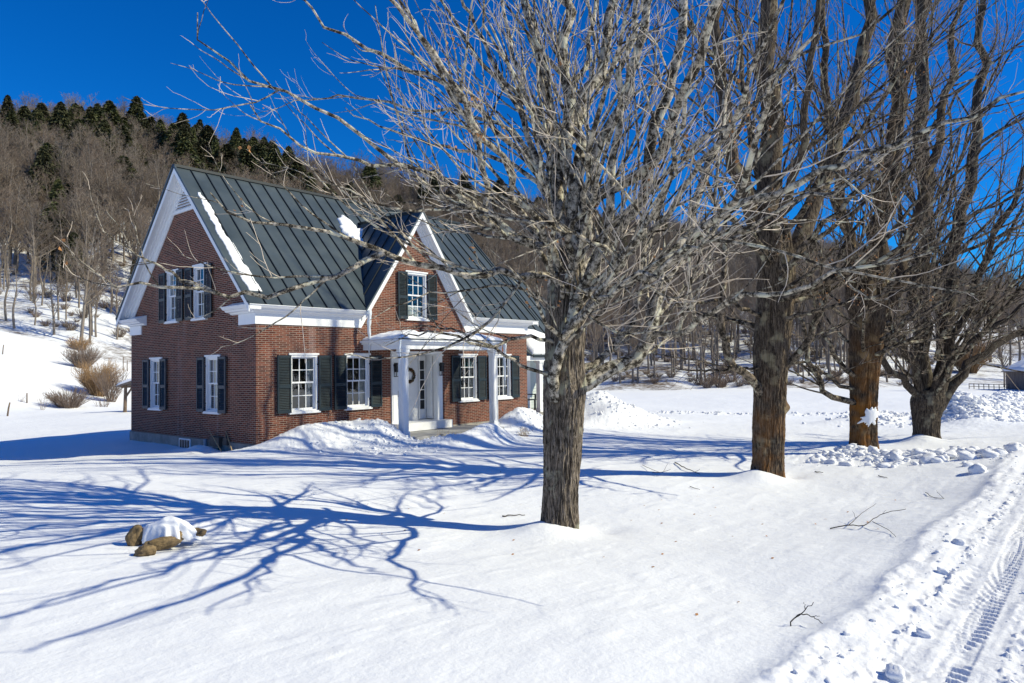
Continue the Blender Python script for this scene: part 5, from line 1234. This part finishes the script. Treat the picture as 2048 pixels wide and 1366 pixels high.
# ================================================================== SNOW ON THE ROOFS, ICICLES
nFu = nrm(nF)
def roof_strip(U, V_):
    y = .02 + V_ * 3.0; wob = .11 * fbm(y * 2.4, y * 0, 0, 4, 61, .7)
    w0 = -.17 + .07 * fbm(y * 3.1, 0 * y, 0, 4, 62, .7) + .10 * smooth(2.2, 3.1, y); w1 = .06 + wob + .12 * smooth(2.2, .2, y) * 1
    x = w0 + (w1 - w0) * U; P = np.stack([x, y, zf(y) + .005], -1); return P, np.broadcast_to(nFu, P.shape)
snow_sheet(roof_strip, 14, 150, .028, 'long narrow strip of snow down the left edge of the green roof', 63, edge=.02)
def valley_snow(U, V_):
    a = U * 2 * math.pi; rr = .66 * V_ * (1 + .6 * fbm(np.cos(a) * 1.7, np.sin(a) * 1.7, 0, 2, 64) + .25 * vn(np.cos(a) * 5, np.sin(a) * 5, 0, 65))
    x = 5.02 + rr * np.cos(a) * .85; y = 2.62 + rr * np.sin(a) * .75 - .2 * V_ ; P = np.stack([x, y, zf(y) + .01], -1); return P, np.broadcast_to(nFu, P.shape)
def disc_sheet(fn, nu, nv, th, label, seed):
    U, V_ = np.meshgrid(np.linspace(0, 1, nu, endpoint=False), np.linspace(0.001, 1, nv)); P, N = fn(U, V_)
    t_ = np.sqrt(np.clip((1 - V_) / .18, 0, 1)) * th * (1 + .8 * fbm(P[..., 0] * 3.5, P[..., 1] * 3.5, 0, 3, seed)) + .004
    top = (P + N * t_[..., None]).reshape(-1, 3); i = np.arange(nu); j = (i + 1) % nu; q = np.stack([i, j, j + nu, i + nu], 1)
    F = (q[None] + (np.arange(nv - 1) * nu)[:, None, None]).reshape(-1, 4); b0 = (nv - 1) * nu; low = (P[-1] - N[-1] * .01).reshape(-1, 3)
    F = np.vstack([F, np.stack([b0 + i, b0 + j, b0 + nu + j, b0 + nu + i], 1)]); Vv = np.vstack([top, low]); c = Vv.mean(0)
    o = link('snow_patch', np_mesh('snow_patch', Vv - c, F, [SNOW])); o.location = c; tag(o, label, 'snow')
disc_sheet(valley_snow, 60, 14, .075, 'jagged clump of snow lodged in the valley beside the dormer roof', 66)
def porch_snow(U, V_):
    x = PX0 + .06 + U * (PX1 - PX0 - .12); y = PY + .03 + V_ * (-PY - .05); P = np.stack([x, y, 2.765 + 0 * x], -1); N = np.zeros(P.shape); N[..., 2] = 1; return P, N
snow_sheet(porch_snow, 120, 50, .27, 'thick rounded snow on the flat porch roof', 67, edge=.13)
neu = nrm(nE)
def wing_snow(U, V_):
    x = HL + .37 + U * (EX - HL - .37); top = .95 - .35 * smooth(.2, .8, U) + .1 * fbm(U * 6, 0 * U, 0, 2, 68); y = .02 + V_ * top; P = np.stack([x, y, ze(y) + .01], -1); return P, np.broadcast_to(neu, P.shape)
snow_sheet(wing_snow, 50, 24, .24, 'snow bank along the lower edge of the wing roof', 69, edge=.1)
def sill_snow(Mx, w, label):
    def fn(U, V_):
        p = np.stack([(-w / 2 - .03) + U * (w + .06), .005 + V_ * .06, -.001 + 0 * U], -1); Mn = np.array(Mx); return p @ Mn[:3, :3].T + Mn[:3, 3], np.broadcast_to(np.array([0, 0, 1.]), p.shape)
    snow_sheet(fn, 30, 5, .035, label, 70, edge=.2)
sill_snow(Mfront(7.93, ZS), .86, 'thin snow on the sill of the window between the porch columns'); sill_snow(Mfront(9.75, ZS), .86, 'thin snow on the sill of the window nearest the wing')
ICE, t, b = new_mat('ice'); b.inputs['Base Color'].default_value = (.82, .88, .93, 1); b.inputs['Roughness'].default_value = .12; b.inputs['Transmission Weight'].default_value = .35; b.inputs['IOR'].default_value = 1.31
def icicle(x, y, z, L_, r, label):
    mb = MB(); n = 14; gg = np.random.default_rng(int(x * 100)); 
    pts_ = [(x + .012 * math.sin(i * .9), y, z - L_ * i / n) for i in range(n + 1)]; rr = [max(.003, r * (1 - i / n) ** .7 * (1 + .18 * math.sin(i * 2.1))) for i in range(n + 1)]
    mb.tube(pts_, rr, 8); o = build('icicle', mb, ICE, None, True, base=(x, y, z)); tag(o, label, 'icicle')
icicle(3.40, -.36, 3.64, 1.35, .075, 'thick white icicle hanging from the gutter at the left foot of the dormer')
icicle(3.33, -1.79, 2.74, .75, .04, 'icicle under the left corner of the porch roof')
icicle(7.80, -1.79, 2.70, 1.55, .06, 'long icicle hanging from the porch roof right of the middle window')
icicle(7.62, -1.80, 2.70, .5, .03, 'short icicle beside the long one on the porch roof')
# two bare reed poles leaning against the foundation
for (a, b_, lab) in (((448, 912, -.55), (418, 860, -.06), 'pale driveway stake leaning left in front of the utility box'), ((466, 908, -.5), (452, 862, -.1), 'pale driveway stake with frayed top leaning against the utility box')):
    p0 = onplane(a[0], a[1], 0, a[2]); p1 = onplane(b_[0], b_[1], 0, b_[2]); mb = MB(); mb.tube([tuple(p0 - (p1 - p0) * .1), tuple((p0 + p1) / 2), tuple(p1)], [.014, .013, .01], 6); o = build('stake', mb, DRY, None, True, base=tuple(p0)); tag(o, lab, 'stake')

# ================================================================== ROCKS, STICKS, SNOW RUBBLE
def boulder(c, sx, sy, sz, rz, seed, label):
    bm = bmesh.new(); bmesh.ops.create_icosphere(bm, subdivisions=5, radius=1)
    v = np.array([p.co[:] for p in bm.verts]); F = np.array([[q.index for q in f.verts] for f in bm.faces]); bm.free()
    v = np.sign(v) * np.abs(v) ** .8
    r = 1 + .12 * np.abs(vn(v[:, 0] * 2.2, v[:, 1] * 2.2, v[:, 2] * 2.2 + seed, seed + 4)) + .42 * fbm(v[:, 0] * 1.1 + seed, v[:, 1] * 1.1, v[:, 2] * 1.1, 3, seed) + .05 * fbm(v[:, 0] * 6, v[:, 1] * 6, v[:, 2] * 6, 3, seed + 1); v = v * r[:, None] * np.array([sx, sy, sz])
    c_, s_ = math.cos(rz), math.sin(rz); v = np.stack([v[:, 0] * c_ - v[:, 1] * s_, v[:, 0] * s_ + v[:, 1] * c_, v[:, 2]], 1)
    o = link('boulder', np_mesh('boulder', v, F, [ROCKM])); o.location = c; tag(o, label, 'rock')
def gp(px, py, z):   # ground point: intersect the view line with height z
    return onplane(px, py, 2, z)
ra = math.atan2(RT0[1], RT0[0])
zc = h1(-5.3, -7.5)
p = gp(272, 1068, zc + .08); boulder((p[0], p[1], zc + .04), .085, .075, .115, ra + .3, 1, 'brown upright boulder at the left end of the snow-capped rock group')
p = gp(290, 1096, zc + .03); boulder((p[0], p[1], zc - .005), .10, .075, .055, ra + .5, 7, 'rounded lichen-speckled stone lowest at the front of the rock group')
p = gp(324, 1078, zc + .06); boulder((p[0], p[1], zc + .015), .19, .07, .06, ra + .6, 2, 'longest speckled stone at the front of the snow-capped rock group')
p = gp(352, 1072, zc + .05); boulder((p[0], p[1], zc + .05), .10, .07, .06, ra + .5, 3, 'tan flat-sided stone in the middle of the snow-capped rock group')
p = gp(396, 1066, zc + .04); boulder((p[0], p[1], zc + .04), .085, .07, .05, ra - .3, 4, 'small stone at the right end of the snow-capped rock group')
pr = gp(338, 1052, zc + .15)
def cap(U, V_):
    a = U * 2 * math.pi; rr = V_ * (1 + .35 * fbm(np.cos(a) * 1.7, np.sin(a) * 1.7, 0, 2, 81) + .22 * vn(np.cos(a) * 5, np.sin(a) * 5, 0, 82))
    lx = rr * np.cos(a) * .29; ly = rr * np.sin(a) * .20; x = pr[0] + RT0[0] * lx + FW0[0] * ly; y = pr[1] + RT0[1] * lx + FW0[1] * ly
    P = np.stack([x, y, zc - .03 + .12 * np.cos(np.clip(rr, 0, 1.2) * 1.2)], -1); N = np.zeros(P.shape); N[..., 2] = 1; return P, N
disc_sheet(cap, 110, 30, .12, 'jagged snow cap sitting on the group of stones in the yard', 83)
def stick(paths, label, seed, r=.007):
    """paths: list of [(px,py,height)], radius"""
    gg = np.random.default_rng(seed); mb = MB(); first = None
    for path, r0 in paths:
        P = []
        for px, py, hh in path:
            q = onplane(px, py, 2, -.25)
            for _ in range(6): q = onplane(px, py, 2, h1(q[0], q[1]) + hh)
            P.append(q)
        C = cr(P, max(6, len(P) * 3)); C[1:-1] += gg.normal(0, .004, (len(C) - 2, 3)); rr = np.linspace(r0, r0 * .45, len(C)); mb.tube([tuple(c) for c in C], list(rr), 6)
        if first is None: first = tuple(P[0])
    o = build('fallen_branch', mb, plain('wet_twig', (.05, .038, .03), .8, .3), None, True, base=first); tag(o, label, 'branch')
stick([([(1660, 1057, .01), (1700, 1050, .04), (1727, 1051, .05), (1764, 1028, .1), (1812, 1018, .16)], .008), ([(1697, 1050, .04), (1722, 1028, .1), (1752, 1007, .16)], .005), ([(1745, 1043, .07), (1775, 1058, .03), (1792, 1074, .01)], .005), ([(1765, 1027, .1), (1772, 1020, .14)], .003), ([(1712, 1036, .08), (1705, 1022, .12)], .003)],
      'largest fallen forked branch on the snow near the lane', 1)
stick([([(1578, 1258, -.02), (1588, 1238, .05), (1602, 1228, .09), (1627, 1204, .17)], .006), ([(1590, 1236, .05), (1603, 1228, .08), (1625, 1234, .06), (1645, 1247, .03)], .005), ([(1610, 1218, .12), (1608, 1204, .17)], .003), ([(1626, 1233, .06), (1640, 1232, .07)], .003)],
      'dark Y-shaped twig stuck upright in the snow nearest the viewer', 2)
stick([([(1851, 985, .02), (1866, 994, .01), (1888, 997, .01)], .006), ([(1888, 997, .01), (1880, 990, .05), (1873, 981, .1)], .004)], 'small V-shaped twig on the snow below the rubble', 3)
stick([([(1350, 925, .02), (1375, 938, .05), (1400, 948, .02)], .014), ([(1390, 944, .03), (1400, 938, .1)], .006)], 'thick short stick lying left of the second maple', 4)
stick([([(1305, 945, .02), (1325, 944, .1), (1342, 938, .1)], .007), ([(1285, 930, .03), (1312, 942, .08), (1325, 944, .1), (1335, 928, .2)], .006)], 'crooked twig in the shadow left of the second maple', 5)
stick([([(1005, 1032, .02), (1030, 1030, .02), (1050, 1030, .01)], .011)], 'short stick just left of the nearest trunk', 6)
stick([([(1380, 973, .02), (1400, 979, .02)], .008)], 'small twig below the thick short stick', 7)
stick([([(1630, 943, .02), (1646, 945, .02)], .012)], 'dark chip of wood on the snow right of the second maple', 8)
stick([([(1757, 951, .02), (1775, 956, .01)], .010)], 'thin chip of wood below the third maple', 9)
# plough rubble and loose lumps
def lump_mesh(seed, sub=2):
    bm = bmesh.new(); bmesh.ops.create_icosphere(bm, subdivisions=sub, radius=1)
    v = np.array([p.co[:] for p in bm.verts]); F = np.array([[q.index for q in f.verts] for f in bm.faces]); bm.free()
    v = np.sign(v) * np.abs(v) ** .6; r = 1 + .42 * fbm(v[:, 0] * 1.4 + seed, v[:, 1] * 1.4, v[:, 2] * 1.4, 2, seed); return v * r[:, None], F
LM = [lump_mesh(500 + i, 2) for i in range(6)]; LB = [lump_mesh(520 + i, 3) for i in range(5)]
def scatter_lumps(name, rows, label, cat='snow rubble'):
    v = []; f = []; off = 0
    xs = np.array([r[0] for r in rows]); ys = np.array([r[1] for r in rows]); zs = H(xs, ys)
    for (x, y, s), z in zip(rows, zs):
        V_, F_ = LM[g.integers(0, 6)]; a = g.uniform(0, 6.28); sc = s * g.uniform(.55, 1.1, 3) * np.array([1.2, 1, .7]); w = V_ * sc; tl = g.uniform(-.5, .5)
        w = np.stack([w[:, 0] * math.cos(tl) - w[:, 2] * math.sin(tl), w[:, 1], w[:, 0] * math.sin(tl) + w[:, 2] * math.cos(tl)], 1)
        w = np.stack([w[:, 0] * math.cos(a) - w[:, 1] * math.sin(a) + x, w[:, 0] * math.sin(a) + w[:, 1] * math.cos(a) + y, w[:, 2] + z + s * .2], 1); v.append(w); f.append(F_ + off); off += len(w)
    o = link(name, np_mesh(name, np.vstack(v), np.vstack(f), [SNOWR], None, False)); tag(o, label, cat, kind='stuff')
rows = []
for i in range(90):      # berm along the lane
    x = -5.4 + 20 * g.uniform() ** 1.5; rows.append((x, -15.42 - abs(g.normal(0, .12)) , .005 + .022 * g.uniform() ** 4))
for i in range(120):
    x = -4.6 + 16 * g.uniform() ** 1.4; rows.append((x, -15.78 + g.normal(0, .045), .005 + .020 * g.uniform() ** 2.5))
for i in range(60):
    x = -4.6 + 14 * g.uniform() ** 1.3; rows.append((x, -16.42 + g.normal(0, .06), .006 + .014 * g.uniform() ** 2))
scatter_lumps('lane_edge_rubble', rows, 'small crumbs of ploughed snow along the edge of the lane')
rows = []
for i in range(1500): rows.append((8.9 + g.normal(0, .7), -11.2 - 4.1 * g.uniform(), .010 + .13 * g.uniform() ** 7))
for i in range(1300): x = 20.5 + g.uniform() * 14; rows.append((x, -12.9 + g.normal(0, .95), .02 + .12 * g.uniform() ** 3))
for i in range(200): rows.append((22.8 + g.normal(0, .7), -12.2 + g.normal(0, .6), .04 + .12 * g.uniform() ** 2))
for i in range(260): rows.append((21.8 + g.normal(0, 1.6), -9.8 + g.normal(0, .8), .03 + .07 * g.uniform() ** 2))
for i in range(200): rows.append((14.5 + g.normal(0, 1.1), -2.2 + g.normal(0, 1.), .02 + .06 * g.uniform() ** 3))
for i in range(260):
    q = g.uniform(.18, .5); x, y = pol(1024 + q * FPX, 34.5 + g.normal(0, .3)); rows.append((x, y, .03 + .05 * g.uniform() ** 2))
for i in range(700): rows.append((3.0 + g.normal(0, .9), -1.9 + g.normal(0, .6), .008 + .05 * g.uniform() ** 4))
for i in range(260): rows.append((9.1 + g.normal(0, .9), -2.0 + g.normal(0, .4), .008 + .05 * g.uniform() ** 4))
rows = [r for r in rows if not (4.3 < r[0] < 8 and -2 < r[1] < 0) and r[1] < -.1]
scatter_lumps('ploughed_snow_rubble', rows, 'broken lumps of shovelled and ploughed snow heaped across the lawn')
def chunk(px, py, s, z, label, k):
    q = gp(px, py, z)
    for _ in range(5): q = gp(px, py, h1(q[0], q[1]) + s * .25)
    V_, F_ = LB[k % 5]; o = link('snow_chunk', np_mesh('snow_chunk', V_ * np.array(s if hasattr(s, '__len__') else (s, s * .8, s * .7)), F_, [SNOWR], None, False)); o.location = tuple(q); o.rotation_euler = (g.uniform(-.4, .4), g.uniform(-.4, .4), g.uniform(0, 6)); tag(o, label, 'snow chunk')
chunk(1790, 1348, .065, 0, 'largest rounded snow lump at the bottom edge beside the lane', 0)
chunk(1848, 1268, .05, 0, 'upright snow lump casting a shadow on the lane berm', 1)
chunk(1918, 1085, .06, 0, 'dark-sided snow lump halfway along the lane berm', 2)
chunk(1885, 1142, .045, 0, 'angular snow lump below the halfway one on the lane berm', 3)
chunk(1955, 940, .16, 0, 'tilted pale slab of snow at the front of the rubble', 4)
chunk(1795, 918, .15, 0, 'block of snow at the left end of the rubble', 1)
chunk(1858, 920, .17, 0, 'block of snow in the middle of the rubble', 2)
chunk(1900, 912, .15, 0, 'block of snow right of the middle of the rubble', 3)
chunk(1935, 915, .15, 0, 'block of snow near the right end of the rubble', 0)
# snow splashed on the third maple
zt = at(1722, 835, 18.4 - .33); 
def patch(U, V_):
    a = U * 2 * math.pi; rr = V_ * (1 + .35 * vn(np.cos(a) * 3, np.sin(a) * 3, 0, 91) + .25 * vn(np.cos(a) * 8, np.sin(a) * 8, 0, 92)); lx = rr * np.cos(a) * .27; lz = rr * np.sin(a) * .2 + lx * .45
    C0 = at(1729, 835, 18.4); th = np.arctan2(-FW0[1], -FW0[0]) + lx / .33; r = .335
    P = np.stack([C0[0] + np.cos(th) * r, C0[1] + np.sin(th) * r, zt[2] + lz], -1); N = np.stack([np.cos(th), np.sin(th), 0 * th], -1); return P, N
disc_sheet(patch, 80, 12, .03, 'white splash of snow stuck to the orange trunk of the third maple', 93)
# fallen leaves on the snow
n = 60; xy = np.array([(-5 + 9 * g.uniform(), -14.6 + 9 * g.uniform()) for _ in range(n)]); z = H(xy[:, 0], xy[:, 1]) + .008; a = g.uniform(0, 6.28, n); c = np.c_[xy, z]
d1 = np.stack([np.cos(a), np.sin(a), .2 + 0 * a], 1) * .022; d2 = np.stack([-np.sin(a), np.cos(a), .3 + 0 * a], 1) * .014
o = link('fallen_leaves', np_mesh('fallen_leaves', np.stack([c - d1, c + d2, c + d1, c - d2], 1).reshape(-1, 3), np.arange(n * 4).reshape(-1, 4), [LEAFM], None, False)); tag(o, 'scattered brown leaves and specks on the snow', 'leaves', kind='stuff')
